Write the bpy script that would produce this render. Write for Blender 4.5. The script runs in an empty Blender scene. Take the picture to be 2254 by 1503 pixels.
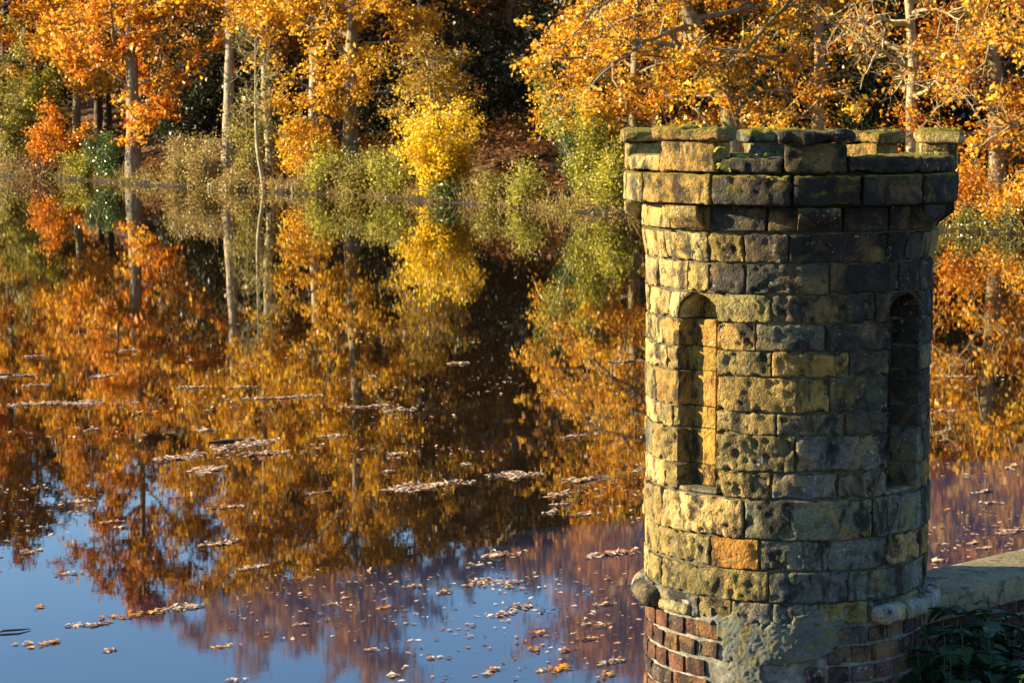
import bpy, math, random
import numpy as np
from mathutils import Vector

# ------------------------------------------------------------------ camera
PW, PH, F = 2254.0, 1503.0, 5000.0          # photograph size and focal length in its pixels
EYE = 3.0                                    # eye height above the water (water is z = 0)
PITCH = math.atan((PH / 2 - 250.0) / F)
cP, sP = math.cos(PITCH), math.sin(PITCH)
TD = 9.6                                     # distance of the turret axis
TX = (1733.0 - PW / 2) / F * TD / (cP - 0.01 * sP)
SC = bpy.context.scene
COL = SC.collection
cam_d = bpy.data.cameras.new('camera')
cam_d.sensor_width = 36.0
cam_d.lens = F / PW * 36.0
cam_d.clip_start = 0.1
cam_d.clip_end = 2000.0
cam_d.dof.use_dof = True
cam_d.dof.focus_distance = 9.1
cam_d.dof.aperture_fstop = 16.0
cam = bpy.data.objects.new('camera', cam_d)
COL.objects.link(cam)
cam.location = (0, 0, EYE)
cam.rotation_euler = (math.pi / 2 - PITCH, 0, 0)
SC.camera = cam

# ------------------------------------------------------------------ sun and sky
tl = math.hypot(TX, TD)
CAMDIR = np.array([-TX / tl, -TD / tl])      # from the turret axis towards the camera
RGT = np.array([TD / tl, -TX / tl])          # to the right as seen from the camera
SUN_EL = math.radians(17.0)
SUN_AZ = math.radians(-2.0)                  # turns the sun towards the camera side if negative
sh = -RGT * math.cos(SUN_AZ) - CAMDIR * math.sin(SUN_AZ)
SUN = Vector((sh[0] * math.cos(SUN_EL), sh[1] * math.cos(SUN_EL), math.sin(SUN_EL)))
sl = bpy.data.lights.new('sun', 'SUN')
sl.energy = 5.0
sl.angle = math.radians(0.5)
sl.color = (1.0, 0.80, 0.50)
so = bpy.data.objects.new('sun', sl)
COL.objects.link(so)
so.rotation_euler = SUN.to_track_quat('Z', 'Y').to_euler()
so.location = (-30, 20, 30)
W = bpy.data.worlds.new('World')
SC.world = W
W.use_nodes = True
wn = W.node_tree
bg = wn.nodes['Background']
sky = wn.nodes.new('ShaderNodeTexSky')
sky.sky_type = 'NISHITA'
sky.sun_disc = False
sky.sun_elevation = SUN_EL
sky.sun_rotation = math.atan2(SUN.x, SUN.y)
sky.air_density = 1.0
sky.dust_density = 0.0
sky.ozone_density = 4.0
wn.links.new(sky.outputs[0], bg.inputs[0])
bg.inputs[1].default_value = 0.08
SC.view_settings.view_transform = 'Standard'
SC.view_settings.look = 'None'
SC.view_settings.gamma = 1.0
SC.view_settings.exposure = 2.0
SC.cycles.use_denoising = True
SC.cycles.max_bounces = 5
SC.cycles.diffuse_bounces = 2
SC.cycles.glossy_bounces = 3
SC.cycles.transmission_bounces = 3
SC.cycles.transparent_max_bounces = 4
SC.cycles.caustics_reflective = False
SC.cycles.caustics_refractive = False

rng = np.random.default_rng(7)
random.seed(7)

# ------------------------------------------------------------------ picture helpers
def ray(x, y):
    u = (x - PW / 2) / F
    v = (PH / 2 - y) / F
    return np.array([u, cP + v * sP, -sP + v * cP])

def on_plane(x, y, z=0.0):
    d = ray(x, y)
    t = (z - EYE) / d[2]
    return np.array([d[0] * t, d[1] * t, z])

def at(x, y, Y):
    d = ray(x, y)
    t = Y / d[1]
    return np.array([d[0] * t, Y, EYE + d[2] * t])

def on_turret(x, y, R):
    d = ray(x, y)
    a = d[0] ** 2 + d[1] ** 2
    b = -2 * (d[0] * TX + d[1] * TD)
    c = TX ** 2 + TD ** 2 - R * R
    q = max(b * b - 4 * a * c, 0)
    t = (-b - math.sqrt(q)) / (2 * a)
    p = np.array([d[0] * t - TX, d[1] * t - TD])
    th = math.degrees(math.atan2(p @ RGT, p @ CAMDIR))
    return th, EYE + d[2] * t

def zc(y, R=0.6, x=1733):
    return on_turret(x, y, R)[1]

def thx(x, y=800, R=0.6):
    return on_turret(x, y, R)[0]

# ------------------------------------------------------------------ numeric noise
def _hash(i, j, k, seed):
    h = (i * 374761393 + j * 668265263 + k * 2147483647 * 3 + seed * 974711) & 0xffffffff
    h = ((h ^ (h >> 13)) * 1274126177) & 0xffffffff
    h = ((h ^ (h >> 16)) * 2246822519) & 0xffffffff
    return ((h ^ (h >> 15)) & 0xffff) / 65535.0

def vnoise(p, seed=0):
    p = np.asarray(p, float)
    i = np.floor(p).astype(np.int64)
    f = p - i
    f = f * f * (3 - 2 * f)
    r = 0
    for a in (0, 1):
        for b in (0, 1):
            for c in (0, 1):
                w = ((f[:, 0] if a else 1 - f[:, 0]) * (f[:, 1] if b else 1 - f[:, 1]) * (f[:, 2] if c else 1 - f[:, 2]))
                r = r + w * _hash(i[:, 0] + a, i[:, 1] + b, i[:, 2] + c, seed)
    return r

def fbm(p, oct=4, seed=0):
    r, a, s = 0, 0.5, 1.0
    for o in range(oct):
        r = r + a * (vnoise(p * s + o * 17.3, seed + o) - 0.5)
        a *= 0.5
        s *= 2.03
    return r                                  # about -0.5 .. 0.5

# ------------------------------------------------------------------ mesh and object helpers
def quads_mesh(name, V, Q, mat=None, smooth=False, tint=None):
    V = np.asarray(V, np.float32)
    Q = np.asarray(Q, np.int32)
    n = Q.shape[1]
    me = bpy.data.meshes.new(name)
    me.vertices.add(len(V))
    me.vertices.foreach_set('co', V.ravel())
    me.loops.add(Q.size)
    me.loops.foreach_set('vertex_index', Q.ravel())
    me.polygons.add(len(Q))
    me.polygons.foreach_set('loop_start', np.arange(0, Q.size, n, dtype=np.int32))
    if smooth:
        me.polygons.foreach_set('use_smooth', np.ones(len(Q), bool))
    me.update(calc_edges=True)
    if tint is not None:
        at_ = me.attributes.new('tint', 'FLOAT', 'FACE')
        at_.data.foreach_set('value', np.asarray(tint, np.float32))
    if mat:
        me.materials.append(mat)
    return me

def link(name, data, parent=None, loc=None):
    o = bpy.data.objects.new(name, data)
    COL.objects.link(o)
    if parent is not None:
        o.parent = parent
    if loc is not None:
        o.location = loc
    return o

def tag(o, label=None, cat=None, group=None, kind=None):
    if label:
        o['label'] = label
    if cat:
        o['category'] = cat
    if group:
        o['group'] = group
    if kind:
        o['kind'] = kind
    return o

def thing(name, label, cat, loc=(0, 0, 0), group=None):
    return tag(link(name, None, None, loc), label, cat, group)

class Tubes:
    """collects tapered tubes into one quad mesh"""
    def __init__(self):
        self.V, self.Q, self.n = [], [], 0
    def add(self, pts, rad, sides=6):
        pts = np.asarray(pts, float)
        m = len(pts)
        rad = np.broadcast_to(np.asarray(rad, float), (m,))
        tan = np.gradient(pts, axis=0)
        tan /= np.linalg.norm(tan, axis=1)[:, None] + 1e-9
        ref = np.array([0.31, 0.95, 0.05]) if abs(tan[0] @ np.array([0.31, 0.95, 0.05])) < 0.9 else np.array([1.0, 0, 0])
        a = np.cross(tan, ref)
        a /= np.linalg.norm(a, axis=1)[:, None] + 1e-9
        b = np.cross(tan, a)
        ang = np.arange(sides) * 2 * math.pi / sides
        ring = pts[:, None, :] + rad[:, None, None] * (np.cos(ang)[None, :, None] * a[:, None, :] + np.sin(ang)[None, :, None] * b[:, None, :])
        self.V.append(ring.reshape(-1, 3))
        i = np.arange(m - 1)[:, None] * sides
        j = np.arange(sides)[None, :]
        k = (j + 1) % sides
        q = np.stack([i + j, i + k, i + sides + k, i + sides + j], -1).reshape(-1, 4) + self.n
        self.Q.append(q)
        self.n += m * sides
    def mesh(self, name, mat):
        return quads_mesh(name, np.concatenate(self.V), np.concatenate(self.Q), mat, True)

def leaf_quads(P, size, rnd, flat=0.0, droop=0.3, aspect=0.62):
    """folded four-cornered leaves at P; returns vertices and quads"""
    n = len(P)
    d = rnd.normal(size=(n, 3))
    d[:, 2] = d[:, 2] * (1 - flat) - droop * (1 - flat)
    d /= np.linalg.norm(d, axis=1)[:, None] + 1e-9
    r = rnd.normal(size=(n, 3)) * (1 - flat * 0.9)
    r[:, 2] += flat * 3 + 0.2
    s = np.cross(d, r)
    s /= np.linalg.norm(s, axis=1)[:, None] + 1e-9
    nn = np.cross(s, d)
    size = np.broadcast_to(size, (n,))[:, None]
    c = rnd.uniform(-0.05, 0.25, size=(n, 1))
    k = rnd.uniform(0.35, 0.6, size=(n, 1))
    v0 = P - d * size * 0.5
    v1 = P + d * size * (k - 0.5) + s * size * aspect * 0.5 + nn * size * c
    v2 = P + d * size * 0.5
    v3 = P + d * size * (k - 0.5) - s * size * aspect * 0.5 + nn * size * c
    V = np.stack([v0, v1, v2, v3], 1).reshape(-1, 3)
    Q = np.arange(4 * n).reshape(-1, 4)
    return V, Q

# ------------------------------------------------------------------ materials
def new_mat(name):
    m = bpy.data.materials.new(name)
    m.use_nodes = True
    nt = m.node_tree
    for n in list(nt.nodes):
        nt.nodes.remove(n)
    out = nt.nodes.new('ShaderNodeOutputMaterial')
    return m, nt, out

def N(nt, t, **kw):
    n = nt.nodes.new(t)
    for k, v in kw.items():
        if k.startswith('i_'):
            n.inputs[k[2:].replace('_', ' ')].default_value = v
        else:
            setattr(n, k, v)
    return n

def ramp(nt, fac, stops, interp='LINEAR'):
    r = nt.nodes.new('ShaderNodeValToRGB')
    r.color_ramp.interpolation = interp
    e = r.color_ramp.elements
    while len(e) < len(stops):
        e.new(0.5)
    for i, (p, c) in enumerate(stops):
        e[i].position = p
        e[i].color = (c, c, c, 1) if isinstance(c, (int, float)) else (*c, 1)
    nt.links.new(fac, r.inputs[0])
    return r.outputs[0]

def mixc(nt, fac, a, b, mode='MIX'):
    m = nt.nodes.new('ShaderNodeMix')
    m.data_type = 'RGBA'
    m.blend_type = mode
    for sock, val in ((m.inputs[0], fac), (m.inputs[6], a), (m.inputs[7], b)):
        if hasattr(val, 'is_output'):
            nt.links.new(val, sock)
        elif isinstance(val, (int, float)):
            sock.default_value = val
        else:
            sock.default_value = (*val, 1)
    return m.outputs[2]

def math_n(nt, op, a, b=None, clamp=False):
    m = nt.nodes.new('ShaderNodeMath')
    m.operation = op
    m.use_clamp = clamp
    for s, v in ((m.inputs[0], a), (m.inputs[1], b)):
        if v is None:
            continue
        if hasattr(v, 'is_output'):
            nt.links.new(v, s)
        else:
            s.default_value = v
    return m.outputs[0]

def noise(nt, vec, scale, detail=4, rough=0.55, dist=0.0):
    n = N(nt, 'ShaderNodeTexNoise', i_Scale=scale, i_Detail=detail, i_Roughness=rough, i_Distortion=dist)
    nt.links.new(vec, n.inputs['Vector'])
    return n.outputs['Fac']

def mat_stone():
    m, nt, out = new_mat('weathered_sandstone')
    tc = N(nt, 'ShaderNodeTexCoord').outputs['Object']
    oi = N(nt, 'ShaderNodeObjectInfo')
    geo = N(nt, 'ShaderNodeNewGeometry')
    off = N(nt, 'ShaderNodeVectorMath', operation='ADD')
    nt.links.new(tc, off.inputs[0])
    sc = N(nt, 'ShaderNodeVectorMath', operation='SCALE')
    sc.inputs[0].default_value = (13.0, 7.0, 3.0)
    nt.links.new(oi.outputs['Random'], sc.inputs['Scale'])
    nt.links.new(sc.outputs[0], off.inputs[1])
    v = off.outputs[0]
    big = noise(nt, v, 7, 6, 0.65)
    mid = noise(nt, v, 24, 6, 0.6, 0.4)
    fine = noise(nt, v, 95, 5, 0.65)
    patch = noise(nt, v, 5.5, 4, 0.6, 0.6)
    mps = N(nt, 'ShaderNodeMapping')
    mps.inputs['Scale'].default_value = (1, 1, 0.45)
    nt.links.new(v, mps.inputs[0])
    patch2 = noise(nt, mps.outputs[0], 10, 6, 0.72, 0.4)
    c = mixc(nt, 1.0, oi.outputs['Color'], ramp(nt, big, [(0.3, 0.5), (0.5, 1.0), (0.72, 1.5)]), 'MULTIPLY')
    c = mixc(nt, 0.8, c, ramp(nt, mid, [(0.3, 0.45), (0.5, 1.0), (0.75, 1.35)]), 'MULTIPLY')
    c = mixc(nt, 0.7, c, ramp(nt, fine, [(0.3, 0.5), (0.5, 1.0), (0.7, 1.4)]), 'MULTIPLY')
    # ochre iron staining, soot, pale crusts of lichen
    c = mixc(nt, math_n(nt, 'MULTIPLY', ramp(nt, patch, [(0.5, 0.0), (0.66, 0.75)]), 0.8), c,
             mixc(nt, 1.0, (1.0, 0.66, 0.20), mixc(nt, 0.22, oi.outputs['Color'], (0.9, 0.9, 0.9)), 'MULTIPLY'))
    c = mixc(nt, ramp(nt, patch2, [(0.49, 0.0), (0.60, 0.9)]), c, (0.012, 0.011, 0.009))
    vo = N(nt, 'ShaderNodeTexVoronoi', feature='F1', i_Scale=55.0)
    dv = N(nt, 'ShaderNodeVectorMath', operation='ADD')
    dn = N(nt, 'ShaderNodeTexNoise', i_Scale=30.0, i_Detail=3.0)
    nt.links.new(v, dn.inputs['Vector'])
    ds = N(nt, 'ShaderNodeVectorMath', operation='SCALE')
    ds.inputs['Scale'].default_value = 0.035
    nt.links.new(dn.outputs['Color'], ds.inputs[0])
    nt.links.new(v, dv.inputs[0])
    nt.links.new(ds.outputs[0], dv.inputs[1])
    nt.links.new(dv.outputs[0], vo.inputs['Vector'])
    lich = math_n(nt, 'MULTIPLY', ramp(nt, vo.outputs['Distance'], [(0.16, 1.0), (0.32, 0.0)]),
                  ramp(nt, noise(nt, v, 4.0, 3), [(0.58, 0.0), (0.70, 1.0)]))
    c = mixc(nt, math_n(nt, 'MULTIPLY', lich, 0.6), c, (0.50, 0.50, 0.42))
    crust = ramp(nt, noise(nt, v, 38, 5, 0.7), [(0.60, 0.0), (0.68, 1.0)])
    c = mixc(nt, math_n(nt, 'MULTIPLY', crust, ramp(nt, noise(nt, v, 3.1, 2), [(0.45, 0.0), (0.6, 0.6)])), c, (0.46, 0.48, 0.42))
    # moss: amount per stone in the alpha, thickest on what faces up
    sep = N(nt, 'ShaderNodeSeparateXYZ')
    nt.links.new(geo.outputs['Normal'], sep.inputs[0])
    up = math_n(nt, 'MULTIPLY_ADD', sep.outputs['Z'], 0.24)
    up.node.inputs[2].default_value = 0.0
    ms = math_n(nt, 'ADD', math_n(nt, 'ADD', noise(nt, v, 13, 7, 0.72, 0.5), oi.outputs['Alpha']), up)
    mossf = ramp(nt, ms, [(0.80, 0.0), (0.93, 1.0)])
    mosscol = mixc(nt, fine, (0.07, 0.06, 0.006), (0.33, 0.26, 0.025))
    c = mixc(nt, math_n(nt, 'MULTIPLY', mossf, 0.92), c, mosscol)
    bs = N(nt, 'ShaderNodeBsdfPrincipled', i_Roughness=0.9)
    bs.inputs['Specular IOR Level'].default_value = 0.25
    nt.links.new(c, bs.inputs['Base Color'])
    vp = N(nt, 'ShaderNodeTexVoronoi', feature='SMOOTH_F1', i_Scale=70.0)
    nt.links.new(v, vp.inputs['Vector'])
    h = math_n(nt, 'ADD', math_n(nt, 'MULTIPLY', fine, 0.8), math_n(nt, 'ADD', mid, math_n(nt, 'MULTIPLY', ramp(nt, vp.outputs['Distance'], [(0.0, 0.0), (0.35, 1.0)]), 0.35)))
    h = math_n(nt, 'ADD', h, math_n(nt, 'MULTIPLY', mossf, math_n(nt, 'ADD', 0.3, math_n(nt, 'MULTIPLY', noise(nt, v, 180, 3), 1.2))))
    b = N(nt, 'ShaderNodeBump', i_Strength=0.9, i_Distance=0.016)
    nt.links.new(h, b.inputs['Height'])
    nt.links.new(b.outputs[0], bs.inputs['Normal'])
    nt.links.new(bs.outputs[0], out.inputs[0])
    return m

def mat_rough(name, c1, c2, scale=8, bump=0.01, c3=None, rough=0.9, bscale=60, lo=0.35, hi=0.65):
    m, nt, out = new_mat(name)
    tc = N(nt, 'ShaderNodeTexCoord').outputs['Object']
    a = noise(nt, tc, scale, 6, 0.65, 0.3)
    c = mixc(nt, ramp(nt, a, [(lo, 0.0), (hi, 1.0)]), c1, c2)
    if c3:
        c = mixc(nt, ramp(nt, noise(nt, tc, scale * 2.7, 5, 0.7, 0.5), [(0.52, 0.0), (0.62, 1.0)]), c, c3)
    f = noise(nt, tc, bscale, 5, 0.7)
    c = mixc(nt, 0.7, c, ramp(nt, f, [(0.3, 0.5), (0.5, 1.0), (0.7, 1.4)]), 'MULTIPLY')
    bs = N(nt, 'ShaderNodeBsdfPrincipled', i_Roughness=rough)
    bs.inputs['Specular IOR Level'].default_value = 0.25
    nt.links.new(c, bs.inputs['Base Color'])
    b = N(nt, 'ShaderNodeBump', i_Strength=0.8, i_Distance=bump)
    nt.links.new(math_n(nt, 'ADD', f, a), b.inputs['Height'])
    nt.links.new(b.outputs[0], bs.inputs['Normal'])
    nt.links.new(bs.outputs[0], out.inputs[0])
    return m

def mat_leaf(name, stops, trans=0.45, rough=0.45, spec=0.4, clump=None, cscale=0.5):
    """colour by a per-leaf tint; a second colour drifts through the crown in clumps"""
    m, nt, out = new_mat(name)
    at_ = N(nt, 'ShaderNodeAttribute', attribute_name='tint')
    c = ramp(nt, at_.outputs['Fac'], stops)
    if clump:
        tc = N(nt, 'ShaderNodeTexCoord').outputs['Object']
        c = mixc(nt, ramp(nt, noise(nt, tc, cscale, 3), [(0.45, 0.0), (0.62, 0.85)]), c, ramp(nt, at_.outputs['Fac'], clump))
    bs = N(nt, 'ShaderNodeBsdfPrincipled', i_Roughness=rough)
    bs.inputs['Specular IOR Level'].default_value = spec
    nt.links.new(c, bs.inputs['Base Color'])
    tr = N(nt, 'ShaderNodeBsdfTranslucent')
    nt.links.new(c, tr.inputs[0])
    mx = N(nt, 'ShaderNodeMixShader')
    mx.inputs[0].default_value = trans
    nt.links.new(bs.outputs[0], mx.inputs[1])
    nt.links.new(tr.outputs[0], mx.inputs[2])
    nt.links.new(mx.outputs[0], out.inputs[0])
    return m

def mat_bark(name, c1, c2, moss=None):
    m, nt, out = new_mat(name)
    tc = N(nt, 'ShaderNodeTexCoord').outputs['Object']
    mp = N(nt, 'ShaderNodeMapping')
    mp.inputs['Scale'].default_value = (1, 1, 0.18)
    nt.links.new(tc, mp.inputs[0])
    f = noise(nt, mp.outputs[0], 14, 6, 0.7, 0.6)
    c = mixc(nt, ramp(nt, f, [(0.38, 0.0), (0.6, 1.0)]), c1, c2)
    if moss:
        c = mixc(nt, ramp(nt, noise(nt, tc, 1.6, 4, 0.6), [(0.48, 0.0), (0.62, 0.85)]), c, moss)
    bs = N(nt, 'ShaderNodeBsdfPrincipled', i_Roughness=0.9)
    nt.links.new(c, bs.inputs['Base Color'])
    b = N(nt, 'ShaderNodeBump', i_Strength=0.9, i_Distance=0.04)
    nt.links.new(f, b.inputs['Height'])
    nt.links.new(b.outputs[0], bs.inputs['Normal'])
    nt.links.new(bs.outputs[0], out.inputs[0])
    return m

def mat_water():
    m, nt, out = new_mat('pond_water')
    tc = N(nt, 'ShaderNodeTexCoord').outputs['Object']
    sep = N(nt, 'ShaderNodeSeparateXYZ')
    nt.links.new(tc, sep.inputs[0])
    # a breeze with drifting scum covers the water near the dam, reflected sky painted in: its edge is Y = 15.9 + 0.95 X
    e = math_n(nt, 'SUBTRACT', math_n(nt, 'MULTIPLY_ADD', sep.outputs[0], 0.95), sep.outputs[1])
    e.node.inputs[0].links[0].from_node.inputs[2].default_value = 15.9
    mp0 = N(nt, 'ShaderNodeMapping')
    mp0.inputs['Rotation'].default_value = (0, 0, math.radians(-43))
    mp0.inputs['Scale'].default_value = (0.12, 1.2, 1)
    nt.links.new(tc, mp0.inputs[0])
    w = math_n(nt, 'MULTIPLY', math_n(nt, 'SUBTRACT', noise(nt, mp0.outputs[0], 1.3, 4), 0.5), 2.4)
    film_sky = ramp(nt, math_n(nt, 'ADD', e, w), [(0.0, 0.0), (0.05, 0.3), (0.9, 1.0)])
    mp = N(nt, 'ShaderNodeMapping')
    mp.inputs['Scale'].default_value = (1.0, 2.2, 1)
    nt.links.new(tc, mp.inputs[0])
    big = noise(nt, mp.outputs[0], 2.2, 3, 0.5)
    rip = noise(nt, mp.outputs[0], 14, 3, 0.55)
    mpf = N(nt, 'ShaderNodeMapping')
    mpf.inputs['Rotation'].default_value = (0, 0, math.radians(-25))
    mpf.inputs['Scale'].default_value = (1.0, 3.0, 1)
    nt.links.new(tc, mpf.inputs[0])
    fine = noise(nt, mpf.outputs[0], 32, 3, 0.6)
    h = math_n(nt, 'ADD', math_n(nt, 'MULTIPLY', big, 0.00014), math_n(nt, 'MULTIPLY', rip, 0.00002))
    h = math_n(nt, 'ADD', h, math_n(nt, 'MULTIPLY', math_n(nt, 'MULTIPLY', fine, film_sky), 0.000022))
    b = N(nt, 'ShaderNodeBump', i_Strength=1.0, i_Distance=1.0)
    nt.links.new(h, b.inputs['Height'])
    bs = N(nt, 'ShaderNodeBsdfPrincipled', i_IOR=1.75)
    bs.inputs['Base Color'].default_value = (0.010, 0.006, 0.003, 1)
    rg = math_n(nt, 'MULTIPLY_ADD', film_sky, 0.0)
    rg.node.inputs[2].default_value = 0.0
    nt.links.new(rg, bs.inputs['Roughness'])
    nt.links.new(b.outputs[0], bs.inputs['Normal'])
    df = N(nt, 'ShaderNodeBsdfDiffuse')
    df.inputs[0].default_value = (0.045, 0.10, 0.26, 1)  # sky reflection painted in as a diffuse blue
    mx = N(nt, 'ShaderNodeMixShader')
    nt.links.new(math_n(nt, 'MULTIPLY', film_sky, 0.13), mx.inputs[0])
    nt.links.new(bs.outputs[0], mx.inputs[1])
    nt.links.new(df.outputs[0], mx.inputs[2])
    nt.links.new(mx.outputs[0], out.inputs[0])
    return m

def mat_ground(name, c1, c2, scale, bump, c3, bscale):
    m = mat_rough(name, c1, c2, scale, bump, c3, bscale=bscale)
    nt = m.node_tree
    bs = [n for n in nt.nodes if n.type == 'BSDF_PRINCIPLED'][0]
    src = bs.inputs['Base Color'].links[0].from_socket
    tc = N(nt, 'ShaderNodeTexCoord').outputs['Object']
    sep = N(nt, 'ShaderNodeSeparateXYZ')
    nt.links.new(tc, sep.inputs[0])
    hz = math_n(nt, 'ADD', sep.outputs[2], math_n(nt, 'MULTIPLY', noise(nt, tc, 1.1, 4), 0.5))
    c = mixc(nt, ramp(nt, hz, [(0.40, 0.0), (0.62, 1.0)]), (0.022, 0.016, 0.010), src)   # wet mud at the waterline
    nt.links.new(c, bs.inputs['Base Color'])
    return m

M_STONE = mat_stone()
M_MORTAR = mat_rough('lime_mortar', (0.06, 0.05, 0.028), (0.13, 0.11, 0.06), 12, 0.008, (0.03, 0.03, 0.025))
M_RENDER = mat_rough('cement_render', (0.07, 0.087, 0.075), (0.145, 0.152, 0.118), 7, 0.012, (0.15, 0.12, 0.035), bscale=90)
M_BMORT = mat_rough('pale_brick_mortar', (0.26, 0.25, 0.20), (0.08, 0.08, 0.06), 14, 0.006)
M_COPE = mat_rough('concrete_coping', (0.17, 0.14, 0.075), (0.28, 0.235, 0.13), 5, 0.012, (0.09, 0.075, 0.04), bscale=70)
M_SOIL = mat_rough('leafy_soil', (0.05, 0.032, 0.016), (0.10, 0.06, 0.025), 6, 0.02)
M_GROUND = mat_ground('leaf_littered_earth', (0.04, 0.020, 0.008), (0.12, 0.054, 0.015), 1.3, 0.05, (0.05, 0.03, 0.015), bscale=9)
M_BARK = mat_bark('sunny_grey_bark', (0.15, 0.12, 0.075), (0.46, 0.38, 0.25))
M_BARKM = mat_bark('mossy_bark', (0.09, 0.07, 0.045), (0.28, 0.23, 0.15), (0.16, 0.15, 0.03))
M_BARKD = mat_bark('dark_bark', (0.03, 0.024, 0.018), (0.10, 0.08, 0.055))
M_TWIG = mat_bark('pale_lichened_bark', (0.20, 0.17, 0.10), (0.46, 0.40, 0.26), (0.22, 0.21, 0.06))
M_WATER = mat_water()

ORANGE = mat_leaf('orange_oak_leaves', [(0.0, (0.26, 0.07, 0.008)), (0.35, (0.66, 0.27, 0.012)), (0.7, (0.84, 0.43, 0.018)), (1.0, (0.90, 0.64, 0.10))],
                  clump=[(0.0, (0.40, 0.14, 0.01)), (0.5, (0.84, 0.50, 0.02)), (1.0, (0.92, 0.72, 0.12))], trans=0.5)
RUST = mat_leaf('rust_orange_leaves', [(0.0, (0.22, 0.05, 0.008)), (0.4, (0.58, 0.17, 0.01)), (0.75, (0.78, 0.30, 0.015)), (1.0, (0.86, 0.50, 0.06))],
                clump=[(0.0, (0.36, 0.11, 0.01)), (0.5, (0.82, 0.44, 0.018)), (1.0, (0.92, 0.68, 0.08))], trans=0.5)
AMBER = mat_leaf('amber_leaves', [(0.0, (0.30, 0.11, 0.01)), (0.4, (0.70, 0.36, 0.012)), (0.75, (0.86, 0.53, 0.02)), (1.0, (0.92, 0.72, 0.14))],
                 clump=[(0.0, (0.22, 0.08, 0.01)), (0.5, (0.58, 0.26, 0.015)), (1.0, (0.80, 0.48, 0.04))], trans=0.5)
YELLOW = mat_leaf('yellow_leaves', [(0.0, (0.42, 0.24, 0.008)), (0.4, (0.78, 0.50, 0.01)), (0.8, (0.90, 0.66, 0.02)), (1.0, (0.92, 0.78, 0.14))], trans=0.5)
GOLD = mat_leaf('dull_gold_leaves', [(0.0, (0.22, 0.12, 0.01)), (0.5, (0.48, 0.30, 0.015)), (1.0, (0.66, 0.46, 0.05))], trans=0.45)
BROWN = mat_leaf('brown_wood_leaves', [(0.0, (0.08, 0.032, 0.008)), (0.4, (0.24, 0.095, 0.012)), (0.75, (0.40, 0.18, 0.018)), (1.0, (0.56, 0.30, 0.03))],
                 clump=[(0.0, (0.08, 0.055, 0.01)), (0.5, (0.24, 0.16, 0.018)), (1.0, (0.45, 0.31, 0.03))], cscale=0.3)
OLIVE = mat_leaf('olive_leaves', [(0.0, (0.07, 0.06, 0.014)), (0.4, (0.20, 0.17, 0.025)), (0.75, (0.40, 0.33, 0.05)), (1.0, (0.66, 0.55, 0.18))])
GREEN = mat_leaf('glossy_green_leaves', [(0.0, (0.02, 0.04, 0.012)), (0.4, (0.05, 0.10, 0.02)), (0.75, (0.12, 0.18, 0.03)), (1.0, (0.30, 0.34, 0.12))], trans=0.25, rough=0.22, spec=0.8)
LIME = mat_leaf('yellow_green_leaves', [(0.0, (0.08, 0.09, 0.012)), (0.4, (0.28, 0.27, 0.02)), (0.75, (0.52, 0.46, 0.04)), (1.0, (0.78, 0.70, 0.20))])
STRAW = mat_leaf('straw_stems', [(0.0, (0.12, 0.07, 0.018)), (0.5, (0.36, 0.25, 0.06)), (1.0, (0.62, 0.49, 0.18))], trans=0.3)
BRACKEN = mat_leaf('dead_bracken_fronds', [(0.0, (0.04, 0.018, 0.007)), (0.5, (0.14, 0.06, 0.014)), (1.0, (0.32, 0.15, 0.03))], trans=0.25)
FLOAT = mat_leaf('wet_fallen_leaves', [(0.0, (0.10, 0.035, 0.015)), (0.3, (0.36, 0.16, 0.055)), (0.65, (0.62, 0.36, 0.17)), (1.0, (0.84, 0.70, 0.52))], trans=0.15, rough=0.3, spec=0.7)  # pale tints carry the sun's glints on wet leaves
FLOATO = mat_leaf('orange_fallen_leaves', [(0.0, (0.30, 0.09, 0.02)), (0.5, (0.60, 0.21, 0.02)), (1.0, (0.75, 0.42, 0.06))], trans=0.25, rough=0.35, spec=0.6)
NETTLE = mat_leaf('nettle_leaves', [(0.0, (0.010, 0.028, 0.009)), (0.5, (0.022, 0.055, 0.013)), (1.0, (0.045, 0.090, 0.018))], trans=0.3, rough=0.45)
MOSSL = mat_leaf('moss_blades', [(0.0, (0.08, 0.075, 0.01)), (0.5, (0.24, 0.22, 0.02)), (1.0, (0.44, 0.38, 0.05))], trans=0.35, rough=0.7, spec=0.2)

# ------------------------------------------------------------------ terrain, shore and water
SX = np.array([-160, -90, -25, -19.5, -13.1, -9.5, -5.4, -1.95, 1.0, 3.3, 11.5, 12.9, 30, 60, 120.0])
SY = np.array([290, 196, 111, 103, 92.6, 88, 83, 77, 71, 68, 59, 57, 40, 22, 0.0])
WD = np.array([0.725, 0.688])                 # direction of the dam wall
WN = np.array([0.688, -0.725])                # its landward normal

def shore_d(X, Y):
    """distance behind the far waterline (negative over water)"""
    return (Y - np.interp(X, SX, SY)) * 0.57

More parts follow.
